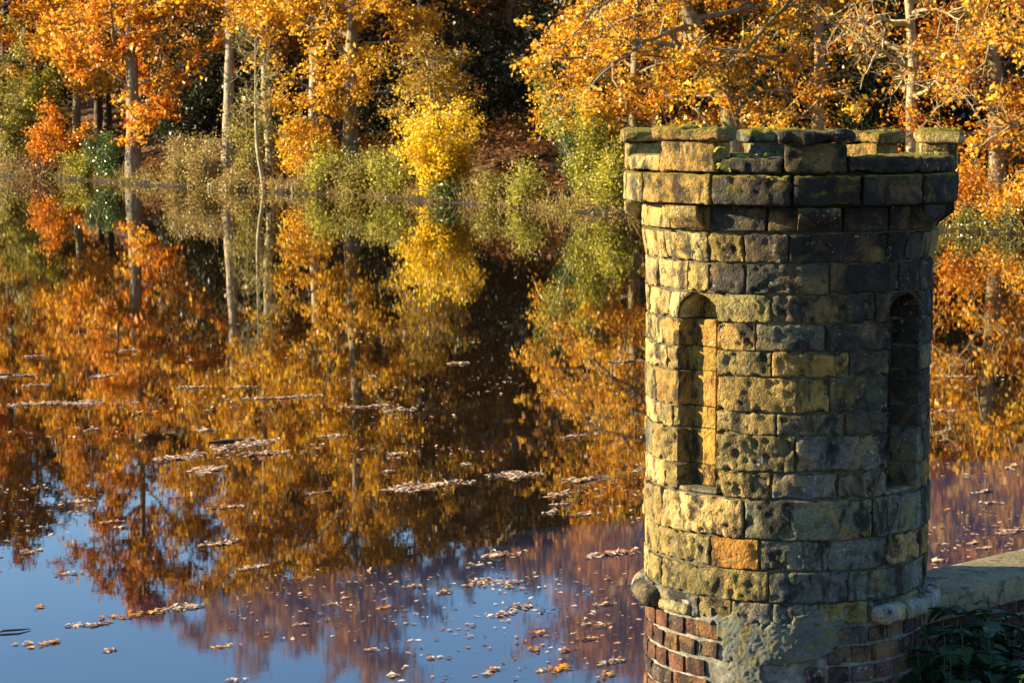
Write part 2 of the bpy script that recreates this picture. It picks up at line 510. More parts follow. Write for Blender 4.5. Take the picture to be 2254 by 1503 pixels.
def ground_z(X, Y):
    X = np.asarray(X, float)
    Y = np.asarray(Y, float)
    s = shore_d(X, Y) + 1.5 * fbm(np.stack([X.ravel() * 0.35, Y.ravel() * 0.35, 0 * X.ravel() + 5], 1), 3, 21).reshape(X.shape)
    land = np.where(s > 0, 0.20 * np.clip(s * 2.0, 0, 1) + 0.21 * np.clip(s - 0.4, 0, 14) + 0.30 * np.clip(s - 14.4, 0, 62) + 0.04 * np.clip(s - 76, 0, 200), 0)
    p = np.stack([X.ravel() * 0.22, Y.ravel() * 0.22, 0 * X.ravel()], 1)
    bump = (fbm(p, 3, 3) * 1.1).reshape(X.shape) * np.clip(s / 6, 0, 1)
    z = np.where(s > 0, land + bump, -1.4 * np.clip(-s / 5, 0, 1))
    d = (X - TX) * WN[0] + (Y - TD) * WN[1] - 0.35    # landward of the dam wall
    near = 0.22 + 0.13 * np.clip(d, 0, 9)
    z = np.where((d > 0) & (s < -3), near, z)
    return z

def depth_at(x):
    """depth of the far waterline at picture column x"""
    Yv = np.linspace(20, 200, 1801)
    Xv = (x - PW / 2) / F * Yv
    i = np.argmax(Yv > np.interp(Xv, SX, SY))
    return Yv[i]

def place(x, back):
    Y = depth_at(x) + back
    X = (x - PW / 2) / F * Y / (cP + 0.1 * sP)
    return np.array([X, Y, float(ground_z(X, Y))])

gx = np.concatenate([np.linspace(-400, -62, 18), np.linspace(-60, 40, 161), np.linspace(44, 400, 18)])
gy = np.concatenate([np.linspace(-300, -6, 14), np.linspace(-4, 30, 69), np.linspace(31, 150, 190), np.linspace(156, 900, 20)])
GX, GY = np.meshgrid(gx, gy)
GZ = ground_z(GX, GY)
nx, ny = len(gx), len(gy)
idx = np.arange(nx * ny).reshape(ny, nx)
Q = np.stack([idx[:-1, :-1], idx[:-1, 1:], idx[1:, 1:], idx[1:, :-1]], -1).reshape(-1, 4)
tag(link('ground', quads_mesh('ground', np.stack([GX, GY, GZ], -1).reshape(-1, 3), Q, M_GROUND, True)), kind='structure')
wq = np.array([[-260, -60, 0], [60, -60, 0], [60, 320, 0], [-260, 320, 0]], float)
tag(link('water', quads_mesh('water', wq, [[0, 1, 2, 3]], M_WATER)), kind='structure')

# ------------------------------------------------------------------ rounded, rough blocks
def lattice(nu, nv, nw):
    I, J, K = np.meshgrid(np.arange(nu + 1), np.arange(nv + 1), np.arange(nw + 1), indexing='ij')
    surf = (I == 0) | (I == nu) | (J == 0) | (J == nv) | (K == 0) | (K == nw)
    idx = -np.ones(I.shape, int)
    idx[surf] = np.arange(surf.sum())
    q = []
    def face(a, flip):
        f = np.stack([a[:-1, :-1], a[1:, :-1], a[1:, 1:], a[:-1, 1:]], -1).reshape(-1, 4)
        q.append(f[:, ::-1] if flip else f)
    face(idx[0], True); face(idx[nu], False)
    face(idx[:, 0], False); face(idx[:, nv], True)
    face(idx[:, :, 0], True); face(idx[:, :, nw], False)
    return I[surf], J[surf], K[surf], np.concatenate(q)

def ticks(L, b, res):
    n = max(1, int(round((L - 2 * b) / res)))
    m = np.linspace(-L / 2 + b, L / 2 - b, n + 1)
    return np.concatenate([[-L / 2, -L / 2 + b * 0.35], m, [L / 2 - b * 0.35, L / 2]])

def block_verts(L, b, res, amp, pit, seed, nscale=14.0, keep_back=True):
    """rounded box of size L=(lu,lv,lw), rough on all sides; returns local coordinates and quads"""
    b = min(b, 0.49 * min(L))
    t = [ticks(L[0], b, res[0]), ticks(L[1], b, res[1]), ticks(L[2], b, res[2])]
    I, J, K, q = lattice(len(t[0]) - 1, len(t[1]) - 1, len(t[2]) - 1)
    p = np.stack([t[0][I], t[1][J], t[2][K]], 1)
    h = np.array(L) / 2 - b
    c = np.clip(p, -h, h)
    d = p - c
    n = d / (np.linalg.norm(d, axis=1)[:, None] + 1e-9)
    p = c + n * b
    o = np.array([seed * 1.37 % 91, seed * 2.11 % 83, seed * 0.73 % 71])
    f = fbm(p * nscale + o, 4, seed % 1000)
    g = vnoise(p * 48 + o, seed % 997)
    pits = np.clip((g - 0.58) / 0.3, 0, 1)
    lump = np.clip((vnoise(p * 26 + o * 1.7, seed % 991) - 0.62) / 0.3, 0, 1)
    disp = amp * (f * 2.6) - pit * (pits * 0.75 + lump * (0.6 + 0.8 * vnoise(p * 90 + o, 5)))
    return p + n * disp[:, None], q

STONES = []
def arc_stone(name, parent, th0, th1, z0, z1, Rout, Rin, color, moss=0.0, b=0.012, amp=0.004, pit=0.004,
              res=0.011, seed=None, mat=None, gap=0.0035, tilt=0.0):
    """a stone that follows the turret's curve. th0, th1, Rout may be functions of z"""
    seed = seed if seed is not None else int(rng.integers(1, 100000))
    f0 = th0 if callable(th0) else (lambda z: th0 + 0 * z)
    f1 = th1 if callable(th1) else (lambda z: th1 + 0 * z)
    fr = Rout if callable(Rout) else (lambda z: Rout + 0 * z)
    zm = np.array([z0, (z0 + z1) / 2, z1])
    rm = float(fr(zm).max())
    lu = float(np.radians(np.abs(f1(zm) - f0(zm)).max()) * rm) - 2 * gap
    lv = (z1 - z0) - 2 * gap
    lw = rm - Rin
    if lu < 0.015:
        return None
    p, q = block_verts((lu, lv, lw), b, (res, res, max(res * 2.5, lw / 4)), amp, pit, seed)
    z = (z0 + z1) / 2 + p[:, 1] + tilt * p[:, 0]
    zcl = np.clip(z, z0, z1)
    ga = math.degrees(gap / rm)
    a0, a1 = f0(zcl) + ga, f1(zcl) - ga
    th = np.radians((a0 + a1) / 2 + p[:, 0] / lu * (a1 - a0))
    ro = fr(zcl)
    r = Rin + (p[:, 2] / lw + 0.5) * (ro - Rin)
    X = r * (np.sin(th) * RGT[0] + np.cos(th) * CAMDIR[0])
    Y = r * (np.sin(th) * RGT[1] + np.cos(th) * CAMDIR[1])
    me = quads_mesh(name, np.stack([X, Y, z], 1), q[:, ::-1], mat or M_STONE, True)
    o = link(name, me, parent)
    o.color = (*color, moss)
    return o

turret = thing('stone_turret', 'round battlemented stone turret with arched niches standing at the water edge', 'turret', (TX, TD, 0))
R0 = 0.60
CREAM, OCHRE, GREY, BLUE, SOOT_SHADE, DARK, OLV, RUSTY = ((0.35, 0.265, 0.10), (0.255, 0.165, 0.042), (0.120, 0.110, 0.068), (0.112, 0.120, 0.094),
                                                  (0.022, 0.020, 0.014), (0.048, 0.043, 0.029), (0.18, 0.145, 0.048), (0.29, 0.145, 0.018))  # the near-black holds soot plus the upper right's shade, put into colour
def jit(c, k=0.14):
    f = 1 + rng.uniform(-k, k)
    return tuple(max(0.01, v * f * (1 + rng.uniform(-0.05, 0.05))) for v in c)

# course boundaries read on the front centre line, from the corbel table down
yb = dict(A=(515, 581), B=(581, 650), C=(650, 714), D=(714, 776), E=(776, 831), F=(831, 911), G=(911, 960), H=(960, 1041),
          I=(1041, 1101), J=(1101, 1190), K=(1190, 1259), L=(1259, 1328), M=(1328, 1378))
zb = {k: (zc(b), zc(a)) for k, (a, b) in yb.items()}
# niches: centre angle, half width, depth
NICHE = [(-38.0, 9.6, 0.078), (52.5, 9.6, 0.12), (142.5, 9.6, 0.06), (-128.0, 9.6, 0.06)]
Z_SILL, Z_SPR, Z_TOP = zb['I'][0] + 0.022, zb['C'][0] + 0.005, zb['C'][1] - 0.006

def niche_hw(z, hw):
    k = np.clip((z - Z_SPR) / (Z_TOP - Z_SPR), 0, 1)
    return hw * np.sqrt(np.clip(1 - k ** 2, 0, 1))

def flareA(z):
    k = np.clip((z - zb['A'][0]) / (zb['A'][1] - zb['A'][0]), 0, 1)
    return R0 + 0.003 + 0.022 * k

# joints (picture x) and colour, sun and shade included, of the stones that the photograph shows, left to right
C_ = CREAM; O_ = OCHRE; G_ = GREY; B_ = BLUE; S_ = SOOT_SHADE; D_ = DARK; V_ = OLV; X_ = RUSTY
rows = {
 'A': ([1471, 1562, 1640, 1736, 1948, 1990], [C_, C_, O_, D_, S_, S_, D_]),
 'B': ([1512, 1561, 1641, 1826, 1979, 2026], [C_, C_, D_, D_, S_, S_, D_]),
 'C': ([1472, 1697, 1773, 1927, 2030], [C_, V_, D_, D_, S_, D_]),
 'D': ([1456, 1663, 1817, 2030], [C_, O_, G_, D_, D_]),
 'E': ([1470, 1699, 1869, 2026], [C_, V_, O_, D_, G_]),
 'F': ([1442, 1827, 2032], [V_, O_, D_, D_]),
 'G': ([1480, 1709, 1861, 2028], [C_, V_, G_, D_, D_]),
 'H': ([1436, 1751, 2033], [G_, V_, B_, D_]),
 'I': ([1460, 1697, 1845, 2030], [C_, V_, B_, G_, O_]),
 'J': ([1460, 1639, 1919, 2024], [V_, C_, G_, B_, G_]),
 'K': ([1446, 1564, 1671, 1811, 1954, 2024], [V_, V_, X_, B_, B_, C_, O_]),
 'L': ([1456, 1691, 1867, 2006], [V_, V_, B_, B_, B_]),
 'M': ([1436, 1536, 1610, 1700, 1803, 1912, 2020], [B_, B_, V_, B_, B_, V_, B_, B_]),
}
for k in rows:
    xs, cols = rows[k]
    z0, z1 = zb[k]
    ymid = sum(yb[k]) / 2
    th = [thx(x, ymid - 12, R0) for x in xs]
    # carry the course round the back with stones of random length
    edge = [th[0] - rng.uniform(16, 24)] + th + [th[-1] + rng.uniform(14, 20)]
    c2 = list(cols)
    a = edge[-1]
    end = edge[0] + 360
    nb = max(3, int(round((end - a) / 27)))
    w = rng.uniform(0.75, 1.25, nb)
    w = np.cumsum(w / w.sum()) * (end - a)
    for v in w[:-1]:
        edge.append(a + v)
        c2.append([G_, D_, V_][rng.integers(3)])
    edge.append(end)
    c2.append(C_)
    segs = list(zip(edge[:-1], edge[1:], c2[-1:] + c2[:-1] if False else c2))
    for (t0, t1, col) in segs:
        pieces = [(t0, t1, None, None)]
        if k in 'CDEFGHI':
            for (nc, hw, dp) in NICHE:
                new = []
                for (p0, p1, L_, R_) in pieces:
                    done = False
                    for off in (0, 360):
                        lo, hi = nc - hw + off, nc + hw + off
                        if p0 < hi and p1 > lo:
                            if p0 < lo:
                                new.append((p0, lo, L_, (nc + off, hw)))
                            if p1 > hi:
                                new.append((hi, p1, (nc + off, hw), R_))
                            if p0 >= lo and p1 <= hi:
                                pass
                            done = True
                            break
                    if not done:
                        new.append((p0, p1, L_, R_))
                pieces = new
        for (p0, p1, L_, R_) in pieces:
            if p1 - p0 < 1.5:
                continue
            f0, f1 = p0, p1
            if k == 'C' and L_:
                f0 = (lambda z, n=L_: n[0] + niche_hw(z, n[1]))
            if k == 'C' and R_:
                f1 = (lambda z, n=R_: n[0] - niche_hw(z, n[1]))
            if k == 'C' and R_ and p0 < 0:
                col = (0.46, 0.36, 0.15)
            elif k == 'C' and L_ and p0 < 0:
                col = V_
            tm = ((p0 + p1) / 2 + 180) % 360 - 180
            front = -95 < tm < 95
            rough = 1.0 if col in (O_, C_, V_) else 0.7
            jr = rng.uniform(-0.004, 0.006) if k != 'J' else rng.uniform(0.006, 0.014)
            ro = flareA if k == 'A' else R0 + jr
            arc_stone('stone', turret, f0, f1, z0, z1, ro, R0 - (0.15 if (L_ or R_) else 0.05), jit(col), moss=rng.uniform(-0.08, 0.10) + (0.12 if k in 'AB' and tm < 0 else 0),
                      b=(rng.uniform(0.006, 0.011) if not (L_ or R_) else 0.006), amp=(0.0075 if not (L_ or R_) else 0.006) * rough, pit=(0.017 if front else 0.004) * rough * rng.uniform(0.6, 1.3),
                      res=0.0085 if front else 0.03, gap=rng.uniform(0.0018, 0.0034), tilt=rng.uniform(-0.006, 0.006))
# backs of the niches, one stone for each course; the right niches have their shade coloured in
for (nc, hw, dp) in NICHE:
    for k in 'CDEFGHI':
        z0, z1 = zb[k]
        z0 = max(z0, Z_SILL) if k == 'I' else z0
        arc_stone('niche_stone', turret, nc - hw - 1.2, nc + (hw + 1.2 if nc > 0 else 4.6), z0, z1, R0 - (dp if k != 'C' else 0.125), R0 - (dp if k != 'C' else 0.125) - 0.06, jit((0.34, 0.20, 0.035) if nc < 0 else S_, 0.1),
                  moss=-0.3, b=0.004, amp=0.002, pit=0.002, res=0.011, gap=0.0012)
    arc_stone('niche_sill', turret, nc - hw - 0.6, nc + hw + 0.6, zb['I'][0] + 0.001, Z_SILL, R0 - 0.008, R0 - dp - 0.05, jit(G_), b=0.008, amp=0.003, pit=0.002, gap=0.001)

# mortar core, recessed at the niches
def core(name, zlo, zhi, rad, slots, mat):
    ths = np.arange(0, 360, 1.5)
    r = np.full(len(ths), rad)
    for (nc, hw, dp) in slots:
        dd = np.abs((ths - nc + 180) % 360 - 180)
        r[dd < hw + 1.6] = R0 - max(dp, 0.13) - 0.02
    t = np.radians(ths)
    xy = np.stack([r * (np.sin(t) * RGT[0] + np.cos(t) * CAMDIR[0]), r * (np.sin(t) * RGT[1] + np.cos(t) * CAMDIR[1])], 1)
    n = len(t)
    V = np.concatenate([np.c_[xy, np.full(n, zlo)], np.c_[xy, np.full(n, zhi)]])
    i = np.arange(n)
    j = (i + 1) % n
    Q = np.stack([i, i + n, j + n, j], 1)
    me = quads_mesh(name, V, Q, mat)
    return link(name, me, turret)
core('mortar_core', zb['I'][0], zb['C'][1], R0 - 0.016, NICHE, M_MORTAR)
core('mortar_core', zb['C'][1] - 0.001, zb['A'][1] + 0.3, R0 - 0.014, [], M_MORTAR)
core('mortar_core', zb['L'][0] - 0.02, zb['I'][0] + 0.001, R0 - 0.014, [], M_MORTAR)

# corbel course, brackets, ring, parapet, merlons with their caps
RR = 0.70
zr0, zr1 = zc(456, RR), zc(384, RR)           # ring stones
zk0, zk1 = zc(513, 0.625), zr0                # corbel course
zp1 = zc(344, 0.685)                          # crenel floor
zm1 = zc(318, 0.69)                           # merlon body top
zcap = zc(287, 0.71)
def ring_of(joints, z0, z1, ro, ri, cfun, **kw):
    for a, b_ in zip(joints, joints[1:] + [joints[0] + 360]):
        tm = ((a + b_) / 2 + 180) % 360 - 180
        kk = dict(kw)
        kk['res'] = 0.0095 if -100 < tm < 100 else 0.03
        arc_stone('stone', turret, a, b_, z0, z1, ro, ri, jit(cfun(tm)), **kk)
cf = lambda t: CREAM if t < -52 else (OCHRE if t < -22 else (DARK if t < 0 else SOOT_SHADE))  # sunlit left cream to shaded right near-black, put into the stone colours
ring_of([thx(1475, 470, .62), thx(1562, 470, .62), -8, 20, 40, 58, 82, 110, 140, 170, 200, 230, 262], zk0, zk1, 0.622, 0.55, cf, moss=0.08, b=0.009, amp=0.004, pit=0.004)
for tc_ in (-90, -39, 10, 58, 103, 150, 196, 232):
    hz = zk0 + 0.008
    def fr(z, a=hz, b_=zk1):
        k = np.clip((z - a) / (b_ - a), 0, 1)
        return 0.628 + 0.068 * np.clip(k / 0.52, 0, 1)
    arc_stone('corbel', turret, tc_ - 7.2, tc_ + 7.2, hz, zk1 - 0.002, fr, 0.56, jit(cf(tc_)), moss=0.12, b=0.006, amp=0.004, pit=0.003, res=0.010, gap=0.001)
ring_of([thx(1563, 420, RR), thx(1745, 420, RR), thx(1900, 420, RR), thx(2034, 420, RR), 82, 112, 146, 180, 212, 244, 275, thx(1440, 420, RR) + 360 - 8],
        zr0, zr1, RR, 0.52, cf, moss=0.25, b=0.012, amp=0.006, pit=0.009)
merl = [(-89, 11.5, 0), (-37, 12.0, 0.012), (8.7, 10.7, 0), (93, 11, -0.002), (146, 9.8, -0.010), (189, 9.0, -0.008), (-130, 11, 0)]
ms_ = sorted((m if m[0] < 170 else (m[0] - 360, m[1], m[2])) for m in merl)
for (m0, h0, _), (m1, h1, _) in zip(ms_, ms_[1:] + [(ms_[0][0] + 360, ms_[0][1], 0)]):
    lo_, hi_ = m0 + h0, m1 - h1
    nseg = max(1, int(round((hi_ - lo_) / 26)))
    for q_ in range(nseg):
        a_, b_ = lo_ + (hi_ - lo_) * q_ / nseg, lo_ + (hi_ - lo_) * (q_ + 1) / nseg
        tm = ((a_ + b_) / 2 + 180) % 360 - 180
        arc_stone('stone', turret, a_, b_, zr1 + 0.001, zp1 + rng.uniform(-0.008, 0.004), 0.686 + rng.uniform(-0.006, 0.004), 0.53, jit(cf(tm)), moss=0.20, b=0.016, amp=0.008, pit=0.011,
                  res=0.0095 if abs(tm) < 100 else 0.03, gap=0.002)
for i, (mc, hw, dz) in enumerate(merl):
    mo = thing('merlon', None, None, (0, 0, 0))
    mo.parent = turret
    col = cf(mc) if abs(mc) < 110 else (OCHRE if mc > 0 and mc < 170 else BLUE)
    if mc == 93:
        col = CREAM  # sunlight on its inner face put into the stone colour
    arc_stone('stone', mo, mc - hw, mc + hw, zr1 + 0.002, zm1 + dz + 0.004, 0.694, 0.545, jit(col), moss=0.24, b=0.014, amp=0.006, pit=0.010, res=0.0095, gap=0.001)
    arc_stone('cap_stone', mo, mc - hw - 2.4, mc + hw + 2.4, zm1 + dz, zcap + dz, 0.718 + rng.uniform(-0.008, 0.006), 0.53, jit(col), moss=0.27 if i != 2 else 0.12, b=rng.uniform(0.016, 0.024), amp=0.013, pit=0.010, res=0.0095, gap=0.001, tilt=rng.uniform(-0.05, 0.05))
    mo['label'] = ['mossy sunlit merlon at the left end', 'mossy merlon with a thick overhanging cap', 'dark shaded merlon facing the viewer', 'moss-covered merlon at the right end',
                   'green mossy merlon at the back right', 'grey merlon at the back left', 'merlon at the far back'][i]

# earth and moss that fill the top
tt = np.linspace(0, 2 * math.pi, 49)[:-1]
rr_ = np.array([0.0, 0.15, 0.3, 0.42, 0.56])
VV = np.array([[r * math.sin(t), r * math.cos(t), zp1 - 0.06 + 0.035 * (1 - (r / 0.56) ** 2) + 0.012 * math.sin(5 * t + r * 20)] for r in rr_ for t in tt])
n = 48
QQ = [[a * n + i, a * n + (i + 1) % n, (a + 1) * n + (i + 1) % n, (a + 1) * n + i] for a in range(4) for i in range(n)]
link('earth_fill', quads_mesh('earth_fill', VV, QQ, M_SOIL, True), turret)
mp_ = []
for k in range(2200):
    t = rng.uniform(0, 360)
    r = math.sqrt(rng.uniform(0.05, 0.46))
    on_m = any(abs((t - m[0] + 180) % 360 - 180) < m[1] + 1 for m in merl)
    if on_m and r > 0.53:
        continue
    if r > 0.5 and vnoise(np.array([[t * 0.06, r * 9, 0]]))[0] < 0.55:
        continue
    base = zp1 - 0.06 + 0.035 * (1 - (r / 0.56) ** 2) if r < 0.54 else zp1
    a = math.radians(t)
    mp_.append([r * (math.sin(a) * RGT[0] + math.cos(a) * CAMDIR[0]), r * (math.sin(a) * RGT[1] + math.cos(a) * CAMDIR[1]), base + 0.006])
for (mc, hw, dz) in merl:
    for k in range(420):
        t = mc + rng.uniform(-hw, hw)
        r = rng.uniform(0.55, 0.70)
        if vnoise(np.array([[t * 0.16, r * 22, 3.0]]))[0] < 0.68:
            continue
        a = math.radians(t)
        mp_.append([r * (math.sin(a) * RGT[0] + math.cos(a) * CAMDIR[0]), r * (math.sin(a) * RGT[1] + math.cos(a) * CAMDIR[1]), zcap + dz + 0.003])
mp_ = np.array(mp_)
V, Q = leaf_quads(mp_, rng.uniform(0.008, 0.026, len(mp_)), rng, 0.0, -1.2, 0.22)
tag(link('moss', quads_mesh('moss', V, Q, MOSSL, False, rng.uniform(0, 1, len(Q))), turret), kind='stuff')

# roll moulding below the last stone course: two surviving lengths
zt = zb['M'][0]
arc_stone('roll_moulding', turret, -86, thx(1452, 1330, R0), zt - 0.012, zt + 0.085, 0.662, 0.55, (0.045, 0.05, 0.04), moss=0.02, b=0.046, amp=0.005, pit=0.003, res=0.010)
arc_stone('roll_moulding', turret, thx(1452, 1330, R0) + 0.3, thx(1520, 1350, R0), zt - 0.005, zt + 0.05, 0.618, 0.55, (0.25, 0.22, 0.10), moss=0.06, b=0.02, amp=0.008, pit=0.006, res=0.010)
arc_stone('roll_moulding', turret, thx(1916, 1370, R0), 88, zt - 0.012, zt + 0.072, 0.662, 0.55, (0.27, 0.27, 0.22), moss=0.0, b=0.040, amp=0.006, pit=0.004, res=0.010)
arc_stone('roll_moulding', turret, 88.5, 272, zt - 0.012, zt + 0.072, 0.662, 0.55, (0.22, 0.21, 0.17), moss=0.05, b=0.040, amp=0.006, pit=0.004, res=0.03)

# brick base
core('brick_core', -1.2, zb['L'][0], R0 - 0.014, [], M_BMORT)
BRK = [(0.085, 0.036, 0.023), (0.105, 0.044, 0.026), (0.065, 0.034, 0.025), (0.13, 0.052, 0.027), (0.05, 0.033, 0.026)]
zrow = zt - 0.006
row = 0
while zrow > 0.25:
    hgt = 0.081 + rng.uniform(-0.003, 0.003)
    t = -94.0 + (5 if row % 2 else 0)
    while t < 96:
        wdt = rng.uniform(9.4, 11.2) if rng.uniform() < 0.75 else rng.uniform(17, 20)
        tm = t + wdt / 2
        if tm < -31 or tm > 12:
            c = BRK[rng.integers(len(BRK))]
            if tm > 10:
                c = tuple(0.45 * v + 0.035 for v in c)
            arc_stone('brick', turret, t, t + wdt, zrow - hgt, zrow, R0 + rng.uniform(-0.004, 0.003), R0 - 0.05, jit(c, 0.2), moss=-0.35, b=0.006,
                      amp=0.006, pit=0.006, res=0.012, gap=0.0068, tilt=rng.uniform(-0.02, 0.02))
        t += wdt
    zrow -= hgt
    row += 1

# cement render that hides the broken moulding and much of the brick
ua = np.linspace(-44, 52, 190)
va = np.linspace(zb['M'][0] - 0.55, zb['M'][1] - 0.002, 120)
U, Vv = np.meshgrid(ua, va)
pz = np.stack([U.ravel() * 0.16, Vv.ravel() * 15, 0 * U.ravel()], 1)
edge = (fbm(pz, 5, 5) + 0.5 * fbm(pz * 4, 3, 6)).reshape(U.shape)
hfr = (zb['M'][1] - Vv)                        # metres below the top of the last course
left = -31 - 7 * np.clip((0.10 - hfr) / 0.1, 0, 1) + 9 * np.clip((hfr - 0.12) / 0.2, 0, 1)
right = 26 - 30 * np.clip((hfr - 0.20) / 0.06, 0, 1) + 10 * np.clip((hfr - 0.33) / 0.1, 0, 1)
dist = np.minimum((U - left), (right - U)) + edge * 16
top = np.clip((hfr - 0.012 - np.clip(0.07 * (0.5 + edge * 2), 0.0, 0.09)) / 0.02, -1, 1)
msk = np.clip(dist / 2.2, 0, 1) * np.clip(top, 0, 1)
rad = R0 - 0.03 + msk * (0.037 + 0.012 * fbm(pz * 1.7, 4, 9).reshape(U.shape) + 0.010 * fbm(pz * 6, 3, 11).reshape(U.shape))
ta = np.radians(U)
VX = np.stack([rad * (np.sin(ta) * RGT[0] + np.cos(ta) * CAMDIR[0]), rad * (np.sin(ta) * RGT[1] + np.cos(ta) * CAMDIR[1]), Vv], -1).reshape(-1, 3)
ii = np.arange(U.size).reshape(U.shape)
QR = np.stack([ii[:-1, :-1], ii[:-1, 1:], ii[1:, 1:], ii[1:, :-1]], -1).reshape(-1, 4)
keep = msk.ravel()[QR].max(1) > 0.01
link('cement_patch', quads_mesh('cement_patch', VX, QR[keep], M_RENDER, True), turret)

# small fern on the parapet
def fern(px, py, R, label, size, nfr):
    th, z = on_turret(px, py, R)
    a = math.radians(th)
    o3 = np.array([R * (math.sin(a) * RGT[0] + math.cos(a) * CAMDIR[0]), R * (math.sin(a) * RGT[1] + math.cos(a) * CAMDIR[1])])
    nrm = o3 / R
    f = thing('fern', label, 'fern', (TX + o3[0], TD + o3[1], z))
    for i in range(nfr):
        az = rng.uniform(-1.2, 1.2)
        d = np.array([nrm[0] * math.cos(az) - nrm[1] * math.sin(az), nrm[1] * math.cos(az) + nrm[0] * math.sin(az)])
        k = np.linspace(0, 1, 9)
        L = size * rng.uniform(0.6, 1.1)
        pts = np.stack([d[0] * k * L * 0.7, d[1] * k * L * 0.7, L * (0.9 * k - 1.1 * k * k * rng.uniform(0.5, 1.1))], 1)
        sd = np.array([-d[1], d[0], 0])
        V, Q = [], []
        for j in range(1, 9):
            w = size * 0.28 * (1 - (j / 9) ** 1.5) + 0.003
            for s in (-1, 1):
                b0 = pts[j] * 0.99
                b1 = pts[j - 1]
                tip = pts[j] + sd * s * w + np.array([0, 0, -0.2 * w])
                n0 = len(V)
                V += [b1, (b1 + tip) / 2 + np.array([0, 0, 0.15 * w]), tip, b0]
                Q.append([n0, n0 + 1, n0 + 2, n0 + 3])
        link('frond', quads_mesh('frond', V, Q, LIME, False, rng.uniform(0.3, 0.9, len(Q))), f)
fern(1592, 368, 0.705, 'small bright green fern rooted in the turret parapet', 0.06, 7)
fern(1590, 330, 0.66, 'few thin grassy fern blades between two turret merlons', 0.06, 4)
fern(1695, 392, 0.705, 'tiny fern under the middle merlon of the turret', 0.03, 5)

# ------------------------------------------------------------------ dam wall with its coping
wall = thing('dam_wall', 'low brick wall with broad concrete coping running off to the right', 'wall', (TX, TD, 0))
z_cope = 0.965
off0 = float((on_plane(2254, 1205, z_cope)[:2] - np.array([TX, TD])) @ WN)                                     # rear edge lies this far landward of the turret axis
WWID = float((on_plane(2254, 1267, z_cope)[:2] - np.array([TX, TD])) @ WN) - off0
print('WALL', off0, WWID)
def wpt(a, o):                                  # along the wall, landward
    return WD * a + WN * o
def wall_box(name, a0, a1, o0, o1, z0, z1, mat, b=0.01, amp=0.003, res=0.03, color=None, moss=0):
    p, q = block_verts((a1 - a0, o1 - o0, z1 - z0), b, (res, res, res), amp, amp * 0.6, int(rng.integers(1, 9999)), 9)
    XY = WD[None, :] * ((a0 + a1) / 2 + p[:, :1]) + WN[None, :] * ((o0 + o1) / 2 + p[:, 1:2])
    o = link(name, quads_mesh(name, np.c_[XY, (z0 + z1) / 2 + p[:, 2]], q, mat, True), wall)
    if color:
        o.color = (*color, moss)
    return o
a = 0.05
for L in (2.9, 2.4, 2.6, 2.5, 2.4, 2.6, 2.4, 2.5):
    wall_box('coping_slab', a, a + L - 0.008, off0, off0 + WWID, z_cope - 0.11, z_cope, M_COPE)
    a += L
wall_box('brick_core', 0.1, a, off0 + 0.055, off0 + WWID - 0.055, -1.2, z_cope - 0.105, M_BMORT, 0.004, 0.0, 0.5)
zz = z_cope - 0.118
rw = 0
while zz > 0.40:
    aa = 0.15 + (0.11 if rw % 2 else 0)
    while aa < 3.2:
        wall_box('brick', aa, aa + 0.212, off0 + WWID - 0.18, off0 + WWID - 0.048, zz - 0.064, zz, M_STONE, 0.006, 0.002, 0.05, jit((0.08, 0.034, 0.022), 0.25), -0.35)
        aa += 0.222
    zz -= 0.074
    rw += 1

# ------------------------------------------------------------------ trees
def curve(p0, d0, L, n, wob, rnd, lift=0.0):
    """wandering polyline"""
    pts = [np.array(p0, float)]
    d = np.array(d0, float)
    d /= np.linalg.norm(d)
    for i in range(n):
        d = d + rnd.normal(size=3) * wob
        d[2] += lift / n
        d /= np.linalg.norm(d)
        pts.append(pts[-1] + d * L / n)
    return np.array(pts)

